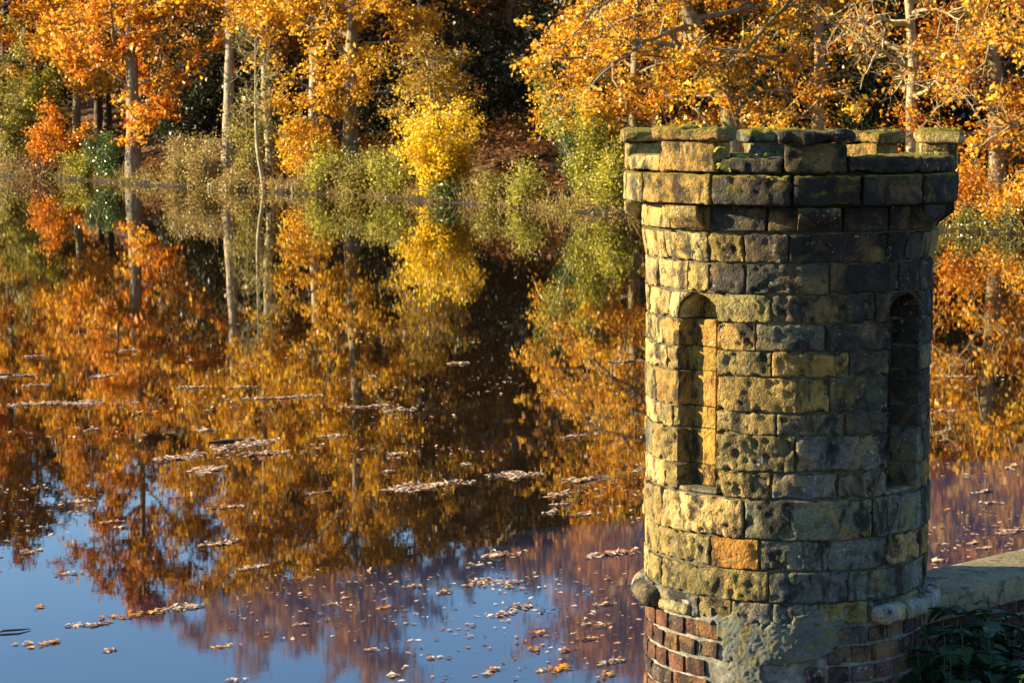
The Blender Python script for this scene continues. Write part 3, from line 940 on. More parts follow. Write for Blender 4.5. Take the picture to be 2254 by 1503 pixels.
def grow(name, label, cat, base, H, r0, crown, leaves, lsize, lmat, bark, seed, trunk_px=None, limbs=26, subs=6, twigs=4, sig=0.17,
         extra=None, group=None, lean=(0, 0), limb_r=0.30, bare=0.0, up=0.35, tips=1.0):
    """crown = (lowest limb height, widest height, radius); everything in metres above the base"""
    rnd = np.random.default_rng(seed)
    base = np.asarray(base, float)
    root = thing(name, label, cat, tuple(base), group)
    hs = np.linspace(0, 1, 15)
    if trunk_px is not None:
        tp = np.array([at(x, y, base[1]) - base for x, y in trunk_px])
        tp = tp[np.argsort(tp[:, 2])]
        hh = hs * H
        slope = (tp[-1, 0] - tp[-2, 0]) / max(tp[-1, 2] - tp[-2, 2], 0.3) * 0.5
        tx = np.interp(hh, tp[:, 2], tp[:, 0]) + np.clip(hh - tp[-1, 2], 0, 6) * slope
        trunk = np.stack([tx, 0.05 * np.sin(hh * 0.7 + seed), hh], 1)
    else:
        hh = hs * H
        trunk = np.stack([lean[0] * hs ** 1.4 + 0.22 * np.sin(hh * 0.5 + seed) * hs, lean[1] * hs + 0.2 * np.cos(hh * 0.4 + seed) * hs, hh], 1)
    trunk[0, 2] = -0.5
    rad = r0 * (1 - hs) ** 0.75 + 0.015
    rad[0] *= 1.45
    rad[1] *= 1.05
    T = Tubes()
    fine_h = np.linspace(0, 1, 40)
    tr_f = np.stack([np.interp(fine_h, hs, trunk[:, i]) for i in range(3)], 1)
    T.add(tr_f, np.interp(fine_h, hs, rad) * (1 + 0.06 * np.sin(fine_h * 60 + seed)), 12)
    link('trunk', T.mesh('trunk', bark), root)
    lo, mid, cr = crown
    B = Tubes()
    P = []
    for i in range(limbs):
        k = (i + rnd.uniform(0, 1)) / limbs
        h = lo + (H * 0.96 - lo) * k
        p0 = np.array([np.interp(h, trunk[:, 2], trunk[:, j]) for j in range(3)])
        hf = (h - mid) / ((H - mid) if h > mid else (mid - lo + 1.5))
        L = cr * math.sqrt(max(0.06, 1 - min(1, abs(hf)) ** 2)) * rnd.uniform(0.65, 1.15)
        az = i * 2.39996 + rnd.uniform(-0.5, 0.5) + seed
        el = rnd.uniform(-0.05, 0.3) + up * 1.6 * k
        d = (math.cos(az) * math.cos(el), math.sin(az) * math.cos(el), math.sin(el))
        c = curve(p0, d, L, 7, 0.16, rnd, 0.15)
        r = min(limb_r * r0, 0.02 + 0.028 * L) * rnd.uniform(0.8, 1.2)
        B.add(c, np.linspace(r, 0.016, len(c)), 6)
        P.append(c[-1:] + rnd.normal(size=(max(2, int(10 * tips)), 3)) * sig)
        for s in range(subs):
            t = rnd.uniform(0.25, 1.0)
            q0 = np.array([np.interp(t * 7, np.arange(8), c[:, j]) for j in range(3)])
            dd = (c[-1] - c[0]) / (np.linalg.norm(c[-1] - c[0]) + 1e-6) * 0.6 + rnd.normal(size=3) * 0.75
            sl_ = L * rnd.uniform(0.25, 0.5) + 0.35
            c2 = curve(q0, dd, sl_, 4, 0.25, rnd, 0.1)
            B.add(c2, np.linspace(max(0.012, r * 0.45), 0.009, 5), 4)
            for w in range(twigs):
                t2 = rnd.uniform(0.2, 1.0)
                w0 = np.array([np.interp(t2 * 4, np.arange(5), c2[:, j]) for j in range(3)])
                c3 = curve(w0, rnd.normal(size=3) + np.array(d) * 0.5, rnd.uniform(0.35, 0.9), 3, 0.3, rnd, -0.1)
                B.add(c3, np.linspace(0.014, 0.006, 4), 3)
                P.append(('t', c3))
    link('branches', B.mesh('branches', bark if bare == 0 else (extra or bark)), root)
    tw = [x for x in P if isinstance(x, tuple)]
    n_each = max(1, int(0.78 * leaves / max(1, len(tw))))
    pts = []
    for _, c3 in tw:
        if rnd.uniform() < bare:
            continue
        m = rnd.integers(max(1, n_each // 2), n_each * 3 // 2 + 2)
        t = rnd.uniform(0, 3, m)
        b0 = np.stack([np.interp(t, np.arange(4), c3[:, j]) for j in range(3)], 1)
        pts.append(b0 + rnd.normal(size=(m, 3)) * sig * np.array([1, 1, 0.7]))
    pts = np.concatenate(pts)
    V, Q = leaf_quads(pts, lsize * np.clip(rnd.lognormal(-0.12, 0.38, len(pts)), 0.4, 2.0), rnd, 0.15, 0.35)
    tint = np.clip(rnd.normal(0.52, 0.24, len(pts)) + 0.35 * fbm(pts * 0.9, 2, seed) - 0.75 * np.clip(pts[:, 2] / H - 0.42, 0, 1), 0, 1)
    link('crown', quads_mesh('crown', V, Q, lmat, False, tint), root)
    return root

def shrub(name, label, cat, base, w, h, leaves, lsize, lmat, bark, seed, stems=9, low=0.1, sig=0.16, group=None, up=1.3, tall=1.0, stem_r=0.025):
    rnd = np.random.default_rng(seed)
    root = thing(name, label, cat, tuple(base), group)
    B = Tubes()
    tw = []
    for i in range(stems):
        az = i * 2.4 + rnd.uniform(-0.4, 0.4)
        sp = rnd.uniform(0.1, 1.0)
        d = np.array([math.cos(az) * sp * w / h * 0.8, math.sin(az) * sp * w / h * 0.8, up])
        L = h * rnd.uniform(0.5, 1.15) * (1.15 - 0.3 * sp)
        p0 = np.array([math.cos(az) * 0.12 * w * sp, math.sin(az) * 0.12 * w * sp, -0.1])
        c = curve(p0, d, L, 6, 0.12, rnd, 0.0)
        B.add(c, np.linspace(stem_r, stem_r * 0.3, 7), 5)
        for s in range(9):
            t = rnd.uniform(low, 1.0)
            q0 = np.array([np.interp(t * 6, np.arange(7), c[:, j]) for j in range(3)])
            c2 = curve(q0, rnd.normal(size=3) * np.array([1, 1, 0.5]) + np.array([0, 0, 0.35]), w * rnd.uniform(0.12, 0.34), 3, 0.3, rnd, -0.1)
            B.add(c2, np.linspace(stem_r * 0.4, 0.004, 4), 3)
            tw.append(c2)
    link('stems', B.mesh('stems', bark), root)
    n_each = max(2, leaves // len(tw))
    pts = []
    for c3 in tw:
        t = rnd.uniform(0, 3, n_each)
        b0 = np.stack([np.interp(t, np.arange(4), c3[:, j]) for j in range(3)], 1)
        pts.append(b0 + rnd.normal(size=(n_each, 3)) * sig)
    pts = np.concatenate(pts)
    pts = pts[pts[:, 2] > 0.0]
    V, Q = leaf_quads(pts, lsize * rnd.uniform(0.6, 1.35, len(pts)), rnd, 0.1, 0.2)
    tint = np.clip(rnd.normal(0.5, 0.26, len(pts)) + 0.4 * fbm(pts * 2.0, 2, seed), 0, 1)
    link('foliage', quads_mesh('foliage', V, Q, lmat, False, tint), root)
    return root

# --- the trees of the waterside, left to right
p = place(292, 1.2)
grow('oak_tree', 'bright orange oak with stout trunk at the left of the far bank', 'tree', p, 19.0, 0.30, (2.6, 7.5, 4.3), 46000, 0.16, RUST, M_BARKM, 11,
     trunk_px=[(297, 392), (293, 330), (292, 200), (288, 100), (290, 0)], limbs=36, subs=7, up=0.25)
p = place(168, 9)
grow('ash_tree', 'orange and yellow tree with slim mossy trunk behind the leftmost oak', 'tree', p, 15.0, 0.2, (3.2, 7.0, 3.4), 24000, 0.17, ORANGE, M_BARKM, 12,
     trunk_px=[(168, 350), (168, 260), (172, 100), (176, 0)], limbs=26)
p = place(62, 16)
grow('oak_tree', 'dark-trunked brown oak behind the far left corner of the lake', 'tree', p, 18.5, 0.36, (5.5, 10.0, 4.8), 32000, 0.19, BROWN, M_BARKD, 13,
     trunk_px=[(66, 330), (62, 100), (60, 0)], limbs=26)
p = place(12, 7)
grow('oak_tree', 'tall russet oak behind the olive thicket at the far left edge', 'tree', p, 18.5, 0.26, (4.0, 9.5, 4.2), 30000, 0.17, RUST, M_BARKD, 29, limbs=28)
p = place(505, 6)
grow('beech_tree', 'tall straight pale trunk standing bare above the reed clump', 'tree', p, 18.5, 0.24, (7.2, 12.0, 4.2), 30000, 0.16, AMBER, M_BARK, 14,
     trunk_px=[(501, 368), (503, 250), (507, 100), (505, 0)], limbs=26, subs=7)
p = place(598, 4.5)
grow('beech_tree', 'slender pale crooked trunk right of the tall straight one', 'tree', p, 16.5, 0.19, (6.2, 11.0, 3.4), 20000, 0.15, AMBER, M_TWIG, 15,
     trunk_px=[(600, 380), (596, 330), (592, 280), (581, 230), (586, 170), (582, 100), (576, 50), (574, 0)], limbs=22)
p = place(584, 0.1)
grow('young_tree', 'thin leaning young tree rising from the waterline by the stakes', 'tree', p, 6.0, 0.075, (2.6, 4.2, 1.1), 900, 0.12, OLIVE, M_TWIG, 16,
     trunk_px=[(584, 418), (576, 385), (567, 330), (564, 280), (563, 200)], limbs=12, subs=3, twigs=3)
p = place(770, 5)
grow('oak_tree', 'broad golden amber oak left of the yellow bush', 'tree', p, 18.0, 0.27, (2.2, 6.2, 4.6), 52000, 0.145, AMBER, M_BARKM, 17, limbs=38, subs=7, up=0.22, lean=(0.4, 0))
p = place(690, 8)
grow('oak_tree', 'tall amber tree between the pale trunks and the golden oak', 'tree', p, 18.5, 0.22, (4.5, 9.5, 3.6), 26000, 0.15, ORANGE, M_BARK, 18, limbs=26)
p = place(938, 30)
grow('oak_tree', 'dark-trunked brown oak on the slope above the yellow bush', 'tree', p, 15.5, 0.36, (4.6, 9.0, 5.0), 26000, 0.19, BROWN, M_BARKD, 19,
     trunk_px=[(942, 200), (935, 120), (930, 0)], limbs=28)
p = place(945, 2.0)
grow('yellow_tree', 'small yellow-leaved tree behind the brightest yellow bush', 'tree', p, 4.9, 0.09, (1.0, 2.6, 1.2), 6500, 0.12, GOLD, M_TWIG, 20, limbs=18, subs=5, twigs=3, sig=0.18)
p = place(1130, 24)
grow('oak_tree', 'dim olive-brown oak with bare low boughs in the middle of the far bank', 'tree', p, 13.5, 0.28, (3.2, 7.0, 4.8), 24000, 0.18, BROWN, M_TWIG, 21, limbs=26)
p = place(1606, 2.5)
grow('oak_tree', 'spreading orange oak with forked mossy trunk behind the turret battlements', 'tree', p, 12.8, 0.30, (1.8, 5.2, 4.7), 44000, 0.12, ORANGE, M_BARKM, 22,
     trunk_px=[(1612, 480), (1612, 300), (1598, 200), (1575, 150), (1545, 90), (1500, 0)], limbs=38, subs=7, up=0.22, sig=0.15)
p = place(1400, 4.0)
grow('oak_tree', 'dense orange oak left of the turret above the green bush', 'tree', p, 11.5, 0.20, (1.4, 4.8, 3.0), 34000, 0.12, ORANGE, M_BARKM, 23, limbs=30, subs=7, up=0.22, sig=0.15)
p = place(2006, 2.5)
grow('oak_tree', 'half-bare oak with pale twigs behind the right of the turret', 'tree', p, 12.5, 0.16, (2.9, 5.0, 3.0), 13000, 0.105, RUST, M_TWIG, 24,
     trunk_px=[(2012, 480), (2010, 330), (2000, 280), (2008, 220), (2012, 150), (2006, 60), (2000, 0)], limbs=34, subs=9, twigs=5, bare=0.35, extra=M_TWIG, limb_r=0.4)
p = place(2196, 4.0)
grow('oak_tree', 'straight-trunked orange oak at the right edge of the view', 'tree', p, 12.5, 0.22, (1.3, 5.0, 3.1), 36000, 0.105, RUST, M_BARKM, 25,
     trunk_px=[(2196, 470), (2196, 380), (2192, 250), (2188, 100), (2190, 0)], limbs=34, subs=7, up=0.2)
p = place(1800, 9)
grow('oak_tree', 'amber tree in half shade behind the middle of the turret', 'tree', p, 12.0, 0.20, (4.2, 7.5, 2.8), 12000, 0.13, AMBER, M_BARK, 26, limbs=26)
p = place(2330, 1.5)
grow('oak_tree', 'orange oak whose boughs enter from the right edge', 'tree', p, 12.0, 0.26, (0.9, 4.5, 3.4), 26000, 0.12, ORANGE, M_BARKM, 27, limbs=28)
p = place(-60, 3)
grow('oak_tree', 'amber oak whose boughs enter from the left edge', 'tree', p, 19.0, 0.28, (2.6, 8.0, 4.6), 40000, 0.17, ORANGE, M_BARK, 28, limbs=30)

# --- the dark wood behind: three kinds, copied
def copy_tree(o, loc, rz, sc):
    c = o.copy()
    COL.objects.link(c)
    c.location = loc
    c.rotation_euler = (0, 0, rz)
    c.scale = (sc, sc, sc)
    for ch in o.children:
        k = ch.copy()
        COL.objects.link(k)
        k.parent = c
    return c
WOOD = 'shaded brown-leaved tree in the dark wood behind the lakeside trees'
WG = 'trees of the dark wood'
protos = []
for i in range(3):
    q = place(1180 + i * 60, 40 + i * 9)
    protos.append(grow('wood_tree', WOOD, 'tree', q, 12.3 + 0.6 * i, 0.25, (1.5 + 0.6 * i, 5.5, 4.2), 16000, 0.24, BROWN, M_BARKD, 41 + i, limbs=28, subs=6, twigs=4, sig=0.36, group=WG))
cnt = 0
tries = 0
placed = [np.array(o.location[:2]) for o in protos]
while cnt < 100 and tries < 4000:
    tries += 1
    x = rng.uniform(-500, 2600)
    back = rng.uniform(13, 75) if cnt < 60 else rng.uniform(75, 130)
    q = place(x, back)
    if min(np.linalg.norm(q[:2] - o) for o in placed) < 4.2:
        continue
    placed.append(q[:2])
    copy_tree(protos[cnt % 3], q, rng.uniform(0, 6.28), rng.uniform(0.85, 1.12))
    cnt += 1

# --- dark evergreens behind the first row, most added to darken the gaps
DGREEN = mat_leaf('gap_evergreen_leaves', [(0.0, (0.010, 0.014, 0.006)), (0.5, (0.022, 0.030, 0.010)), (1.0, (0.05, 0.06, 0.018))], trans=0.2, rough=0.4)
for i, (x, back, w, h, lb) in enumerate([(405, 11, 4.0, 4.6, 'under the right side of the leftmost oak'), (100, 9, 3.6, 4.6, 'between the olive thicket and the leftmost oak'),
        (455, 14, 4.0, 6.0, 'left of the tall straight pale trunk'), (640, 12, 3.6, 5.0, 'behind the crooked pale trunk'), (1090, 22, 5.0, 4.2, 'on the slope above the bracken'),
        (1190, 20, 5.0, 4.8, 'above the bracken left of the green bush'), (1265, 13, 3.4, 5.6, 'behind the tall narrow green bush'), (1720, 14, 3.6, 5.0, 'behind the middle merlon of the turret'),
        (1830, 16, 3.8, 5.2, 'right of the forked oak behind the turret'), (1935, 12, 3.4, 4.2, 'behind the half-bare oak'), (2110, 13, 3.4, 4.6, 'left of the tree at the right edge'),
        (850, 16, 4.0, 4.2, 'behind the golden amber oak')]):
    shrub('gap_evergreen', 'dark evergreen thicket in shade ' + lb, 'shrub', place(x, back), w * 1.15, h * 1.35, 5200, 0.20, DGREEN, M_BARKD, 200 + i, 12, 0.05, sig=0.3, group='dark evergreens behind the first row')

# --- shrubs along the water
sh_ = [
 ('willow_shrub', 'tall thin olive-green thicket at the far left edge', 30, 1.5, 3.6, 6.6, 11000, 0.13, OLIVE, M_TWIG, 10, 0.2),
 ('willow_shrub', 'olive thicket with white stems left of the orange bush', 78, 3.5, 2.6, 5.4, 6500, 0.13, LIME, M_TWIG, 9, 0.25),
 ('beech_shrub', 'orange-leaved low tree between the thicket and the leftmost oak', 128, 1.6, 2.8, 2.9, 6500, 0.13, RUST, M_BARKM, 9, 0.25),
 ('holly_bush', 'glossy dark green bush at the foot of the leftmost oak', 240, 0.15, 1.7, 2.0, 6000, 0.10, GREEN, M_BARKD, 12, 0.05),
 ('bramble_bush', 'small pale green bush left of the glossy bush', 185, 0.3, 1.6, 1.3, 3000, 0.10, LIME, M_TWIG, 9, 0.05),
 ('bramble_bush', 'low brown and green tangle at the left waterline', 105, 0.3, 2.6, 1.0, 3500, 0.10, BRACKEN, M_TWIG, 10, 0.05),
 ('straw_shrub', 'straw-yellow twiggy clump left of the tall pale trunk', 400, 0.6, 1.9, 1.9, 6500, 0.085, STRAW, M_TWIG, 20, 0.08),
 ('straw_shrub', 'straw-yellow twiggy clump around the foot of the tall pale trunk', 455, 0.8, 1.9, 2.0, 6500, 0.085, STRAW, M_TWIG, 20, 0.08),
 ('willow_shrub', 'sparse olive shrub between the two pale trunks', 548, 1.2, 1.9, 3.6, 4600, 0.10, OLIVE, M_TWIG, 12, 0.1),
 ('straw_shrub', 'low straw tangle above the row of stakes', 530, 0.3, 2.2, 0.9, 4200, 0.085, STRAW, M_TWIG, 16, 0.05),
 ('beech_shrub', 'low amber branchy shrub right of the crooked trunk', 668, 2.0, 2.0, 2.3, 4200, 0.12, AMBER, M_TWIG, 9, 0.3),
 ('bramble_bush', 'pale cream-green bush on the bank right of the stakes', 712, 0.4, 1.5, 1.55, 4600, 0.09, LIME, M_TWIG, 12, 0.05),
 ('bramble_bush', 'green and brown bramble left of the yellow bush', 800, 0.4, 2.2, 1.7, 6000, 0.09, OLIVE, M_TWIG, 14, 0.05),
 ('bramble_bush', 'green bramble touching the left side of the yellow bush', 868, 0.5, 1.8, 1.5, 4600, 0.09, LIME, M_TWIG, 12, 0.05),
 ('yellow_bush', 'brightest yellow bush leaning over the water', 972, 0.5, 2.9, 3.1, 10500, 0.115, YELLOW, M_TWIG, 20, 0.08),
 ('ivy_bush', 'dark green growth at the foot of the yellow bush', 985, 0.05, 1.4, 0.65, 2600, 0.09, GREEN, M_BARKD, 10, 0.05),
 ('bramble_bush', 'olive bush right of the yellow bush', 1085, 0.4, 1.4, 1.15, 3600, 0.085, OLIVE, M_TWIG, 12, 0.05),
 ('bramble_bush', 'twiggy brown-green bush before the bracken slope', 1150, 0.4, 1.2, 1.5, 3200, 0.085, LIME, M_TWIG, 14, 0.05),
 ('holly_bush', 'tall narrow green bush left of the turret', 1300, 0.8, 1.5, 4.0, 9500, 0.09, LIME, M_TWIG, 12, 0.1),
 ('holly_bush', 'rounded yellow-green bush right beside the turret at the waterline', 1350, 0.3, 1.4, 2.1, 7500, 0.09, LIME, M_TWIG, 12, 0.05),
 ('holly_bush', 'thin dark green spire of leaves above the green bush', 1265, 1.6, 0.9, 3.9, 2600, 0.085, GREEN, M_BARKD, 7, 0.3),
 ('bramble_bush', 'twiggy green bush at the waterline right of the turret', 2150, 0.2, 1.2, 0.75, 1300, 0.08, GREEN, M_TWIG, 14, 0.1),
 ('bramble_bush', 'olive bush at the waterline at the right edge', 2245, 0.2, 1.1, 0.6, 900, 0.08, GREEN, M_TWIG, 12, 0.1),
 ('beech_shrub', 'low orange foliage overhanging the water right of the turret', 2130, 0.5, 1.8, 1.7, 3000, 0.10, RUST, M_TWIG, 10, 0.15),
 ('beech_shrub', 'low orange foliage overhanging the water at the right edge', 2235, 0.4, 1.6, 1.3, 2200, 0.10, ORANGE, M_TWIG, 10, 0.15),
 ('bramble_bush', 'low green bush at the waterline hidden partly by the turret', 2060, 0.3, 1.2, 0.8, 1600, 0.08, GREEN, M_TWIG, 10, 0.1),
]
for i, (nm, lb, x, back, w, h, nl, ls, lm, bk, st, lw) in enumerate(sh_):
    shrub(nm, lb, 'shrub', place(x, back), w, h, nl, ls, lm, bk, 60 + i, st, lw, group='bushes along the far bank')

# --- bracken, leaf litter and dry grass as ground cover
P = []
T = []
while len(P) < 60000:
    m = 30000
    x = rng.uniform(-120, 2400, m)
    back = rng.uniform(0.2, 26, m) ** 1.0
    Yd = np.interp(x, np.linspace(-120, 2400, 60), [depth_at(v) for v in np.linspace(-120, 2400, 60)]) + back
    X = (x - PW / 2) / F * Yd
    cl = vnoise(np.stack([X * 0.5, Yd * 0.5, 0 * X], 1), 8)
    ok = cl > 0.42
    Z = ground_z(X, Yd)
    hgt = rng.uniform(0, 1, m) ** 1.5 * np.clip((cl - 0.48) * 4, 0.05, 0.9)
    for a_, b_, c_, k in zip(X[ok], Yd[ok], (Z + hgt)[ok], cl[ok]):
        P.append((a_, b_, c_))
P = np.array(P[:60000])
V, Q = leaf_quads(P, rng.uniform(0.12, 0.30, len(P)), rng, 0.45, 0.1, 0.45)
tag(link('bracken', quads_mesh('bracken', V, Q, BRACKEN, False, rng.uniform(0, 1, len(Q)))), 'dead brown bracken and fallen leaves covering the far bank', 'bracken', kind='stuff')
# dry grass and twigs at the waterline
T_ = Tubes()
for k in range(5200):
    x = rng.uniform(-30, 2270)
    q = place(x, rng.uniform(-0.15, 0.9))
    q[2] = max(q[2], 0) - 0.03
    h = rng.uniform(0.12, 0.45) + 0.7 * rng.uniform(0, 1) ** 4
    d = rng.normal(size=3) * 0.55 + np.array([0, 0, 0.9])
    c = curve(q, d, h, 2, 0.2, rng, -0.25)
    T_.add(c, np.array([0.012, 0.009, 0.004]), 3)
mg = T_.mesh('dry_grass', STRAW)
mg.attributes.new('tint', 'FLOAT', 'FACE').data.foreach_set('value', np.repeat(rng.uniform(0, 1, len(mg.polygons) // 6), 6).astype(np.float32))
tag(link('dry_grass', mg), 'dry straw-coloured grass and twigs fringing the far waterline', 'grass', kind='stuff')

# low scrub hanging over the waterline
xv = np.linspace(-60, 2300, 90)
dv = np.array([depth_at(v) for v in xv])
m = 90000
x = rng.uniform(-60, 2300, m)
Yd = np.interp(x, xv, dv) + rng.uniform(-2.2, 3.0, m)
X = (x - PW / 2) / F * Yd
gzv = ground_z(X, Yd)
cl = vnoise(np.stack([X * 0.7, Yd * 0.7, 0 * X], 1), 31)
ok = (gzv > -0.12) & (gzv < 0.34) & (cl > 0.34)
hg = np.clip((cl - 0.2) * 1.1, 0.08, 0.55) * rng.uniform(0, 1, m) ** 1.3
P = np.stack([X, Yd, np.maximum(gzv, 0.0) + 0.02 + hg], 1)[ok][:9000]
for nm, mt, lb, part in (('bank_scrub', STRAW, 'straw-coloured scrub hanging over the far waterline', 0), ('bank_scrub', OLIVE, 'olive green scrub hanging over the far waterline', 1)):
    c2 = vnoise(P * np.array([0.5, 0.5, 0.2]), 77) + rng.uniform(-0.2, 0.2, len(P))
    far_r = P[:, 0] > 3.5                     # beside the turret only olive scrub grows
    Pk = P[((c2 > 0.5) | far_r) == bool(part)]
    V, Q = leaf_quads(Pk, rng.uniform(0.06, 0.16, len(Pk)), rng, 0.0, -0.2, 0.35)
    tag(link(nm, quads_mesh(nm, V, Q, mt, False, rng.uniform(0, 0.8, len(Q)))), lb, 'scrub', kind='stuff')

# --- row of stakes at the waterline
for k, (x, y0, y1) in enumerate([(457, 400, 417), (463, 399, 418), (481, 401, 420), (488, 400, 419), (512, 404, 420), (517, 401, 422), (526, 406, 420), (535, 406, 421),
                                (549, 407, 424), (571, 408, 426), (607, 408, 430), (628, 412, 428), (642, 411, 432)]):
    q = place(x, -0.25)
    q[2] = 0
    T_ = Tubes()
    h = (y1 - y0) / F * q[1] * 0.75
    T_.add(np.array([[0, 0, -0.5], [0.01, 0, h * 0.5], [rng.uniform(-0.03, 0.03), 0, h], [rng.uniform(-0.03, 0.03), 0, h + 0.03]]), [0.045, 0.043, 0.04, 0.012], 7)
    o = link('wooden_stake', T_.mesh('wooden_stake', M_TWIG), None, tuple(q))
    tag(o, 'short pale wooden stake in the row along the far waterline', 'stake', 'stakes along the far waterline')

# ------------------------------------------------------------------ leaves afloat
def raft_mesh(w, d, n, sizes, mat, seed, lift=0.012):
    rnd = np.random.default_rng(seed)
    x = (rnd.uniform(-1, 1, n) + rnd.uniform(-1, 1, n) * 0.8) / 1.8
    th = 0.25 + 0.95 * vnoise(np.stack([x * 2.6 + seed, 0 * x, 0 * x], 1), seed)
    mid = 0.5 * (vnoise(np.stack([x * 1.7 + seed * 3, 0 * x + 2, 0 * x], 1), seed) - 0.5)
    y = mid + np.clip(rnd.normal(size=n), -1.6, 1.6) * 0.26 * th * np.sqrt(np.clip(1.05 - x * x, 0, 1)) + 0.35 * x
    P = np.stack([x * w * 0.55, y * d, rnd.uniform(0.003, lift, n)], 1)
    V, Q = leaf_quads(P, rnd.uniform(*sizes, n), rnd, 0.90, 0.0, 0.5)
    V[:, 2] = np.maximum(V[:, 2], 0.002)
    return quads_mesh('fallen_leaves', V, Q, mat, False, np.clip(rnd.normal(0.70, 0.3, n), 0, 1))
rafts = [(40,828,90,8),(85,848,60,5),(120,890,210,12),(200,883,50,8),(230,828,50,8),(75,785,60,4),(280,772,40,4),(430,853,80,4),(200,945,30,4),
 (590,878,130,6),(660,873,90,6),(800,895,120,8),(880,903,60,8),(540,975,130,30),(400,1005,100,18),(455,1035,80,22),(580,998,110,12),(730,960,60,8),
 (450,948,60,6),(1010,800,50,5),(530,853,80,4),(940,1068,200,24),(1135,1045,130,18),(1280,1055,90,14),(1230,1088,70,10),(1025,1022,40,6),(870,1000,50,8),
 (855,1038,40,6),(500,1117,90,8),(700,1085,60,6),(180,1103,60,8),(250,1148,70,6),(270,1160,40,5),(480,1198,90,14),(560,1248,90,10),(1110,1222,100,20),
 (1060,1240,50,8),(1350,1222,120,20),(975,1305,40,14),(1060,1285,90,20),(1120,1285,60,14),(910,1290,50,10),(730,1330,50,8),(850,1337,40,10),(1150,1335,70,14),
 (1110,1350,60,14),(1330,1330,60,12),(60,1215,60,12),(150,1262,60,6),(290,1355,130,18),(200,1375,110,12),(400,1340,110,24),(85,1337,22,6),(60,1415,50,10),
 (95,1418,60,16),(240,1432,30,8),(670,1375,40,6),(500,1422,60,8),(815,1432,30,5),(1180,1428,50,12),(1245,1430,30,8),(1300,1405,70,8),(1320,1375,80,10),
 (1225,1472,80,20),(1350,1460,60,16),(1335,1487,50,16),(1080,1478,40,12),(860,1490,30,8),(520,1497,60,8),(965,1447,60,8),(1290,1132,70,8),(1240,1110,50,6),
 (1370,795,90,5),(1260,960,60,6),(1210,1128,40,8),(2220,1170,80,16),(2165,1082,60,8),(2180,1107,60,6),(2170,1207,30,6),(2065,1235,25,6),(2140,1196,30,4),
 (2225,1028,30,8),(2090,905,60,6),(2110,830,70,5)]
big = {(120,890): 'long thin drift of leaves at the left, below the orange oak reflection', (540,975): 'broad pale leaf raft left of centre with a dark stick in it',
 (400,1005): 'pale leaf drift just left of the broad raft', (455,1035): 'rounded leaf raft below the broad pale raft', (940,1068): 'longest slanting leaf drift in the middle of the water',
 (1135,1045): 'pale leaf drift right of the longest drift', (1280,1055): 'leaf drift near the turret, right of the two long drifts', (1110,1222): 'orange and tan leaf cluster where the rippled water begins',
 (1350,1222): 'tan leaf cluster touching the turret outline at mid height', (1060,1285): 'orange leaf cluster on blue water, left of the turret', (290,1355): 'dark leaf drift on pale blue water at lower left',
 (400,1340): 'dark leaf drift at the right end of the lower left chain', (200,1375): 'thin dark drift at the left end of the lower left chain', (480,1198): 'tan leaf drift under the golden oak reflection',
 (1225,1472): 'loose brown leaf cluster nearest the bottom edge, left of the bricks', (800,895): 'thin pale drift under the amber oak reflection', (590,878): 'thin slanting drift below the reflected pale trunks',
 (2220,1170): 'orange leaf cluster beyond the dam wall at the right', (1150,1335): 'tan leaf chain between the orange cluster and the turret'}
for i, (x, y, w, hpx) in enumerate(rafts):
    c = on_plane(x, y, 0.0)
    ww = w / F * c[1]
    dd = abs(on_plane(x, y - hpx / 2)[1] - on_plane(x, y + hpx / 2)[1])
    near = c[1] < 15
    ls = (0.022, 0.062) if near else (0.03, 0.085)
    n = int(np.clip(ww * dd * (900 if near else 620), 10, 420))
    o = link('leaf_raft', raft_mesh(ww, dd, n, ls, FLOAT if rng.uniform() < 0.72 or not near else FLOATO, 300 + i, 0.009 if near else 0.007), None, (c[0], c[1], 0.0))
    if (x, y) in big:
        tag(o, big[(x, y)], 'leaves', 'drifts of fallen leaves on the water')
    else:
        tag(o, 'small loose drift of fallen leaves floating on the water', 'leaves', 'small drifts of fallen leaves on the water')
# single curled leaves, big enough to tell apart
def curled(x, y, size, label, rot):
    c = on_plane(x, y, 0.0)
    k = 9
    u = np.linspace(-0.5, 0.5, k)
    V, Q = [], []
    for i, a in enumerate(u):
        wd = 0.30 * (1 - (2 * a) ** 2) * (1 + 0.45 * math.cos(a * 30)) + 0.01
        for s in (-1, -0.5, 0, 0.5, 1):
            V.append((a * size, s * wd * size, 0.006 + size * (0.35 * abs(s) * wd + 0.22 * (2 * a) ** 2)))
    for i in range(k - 1):
        for j in range(4):
            Q.append([i * 5 + j, i * 5 + j + 1, (i + 1) * 5 + j + 1, (i + 1) * 5 + j])
    o = link('fallen_leaf', quads_mesh('fallen_leaf', V, Q, FLOATO, True, np.full(len(Q), rng.uniform(0.3, 0.8))), None, (c[0], c[1], 0.0))
    o.rotation_euler = (0, 0, rot)
    tag(o, label, 'leaf', 'single leaves afloat')
curled(1178, 1396, 0.08, 'curled bright orange leaf on blue water below the tan chain', 0.3)
curled(1192, 1393, 0.06, 'smaller orange leaf touching the bright curled one', 1.2)
curled(2082, 1124, 0.07, 'single orange leaf on the brown water right of the turret', 0.2)
curled(300, 911, 0.15, 'flat orange leaf among the left drifts', 0.0)
curled(335, 910, 0.12, 'orange leaf just right of the flat orange one', 0.1)
curled(2225, 1027, 0.11, 'dark curled leaf on the water at the right edge', 0.5)
curled(1080, 1476, 0.07, 'rust leaf alone near the bottom edge, right of centre', 0.7)
curled(850, 1338, 0.06, 'small rust leaf in the purple reflection', 0.4)
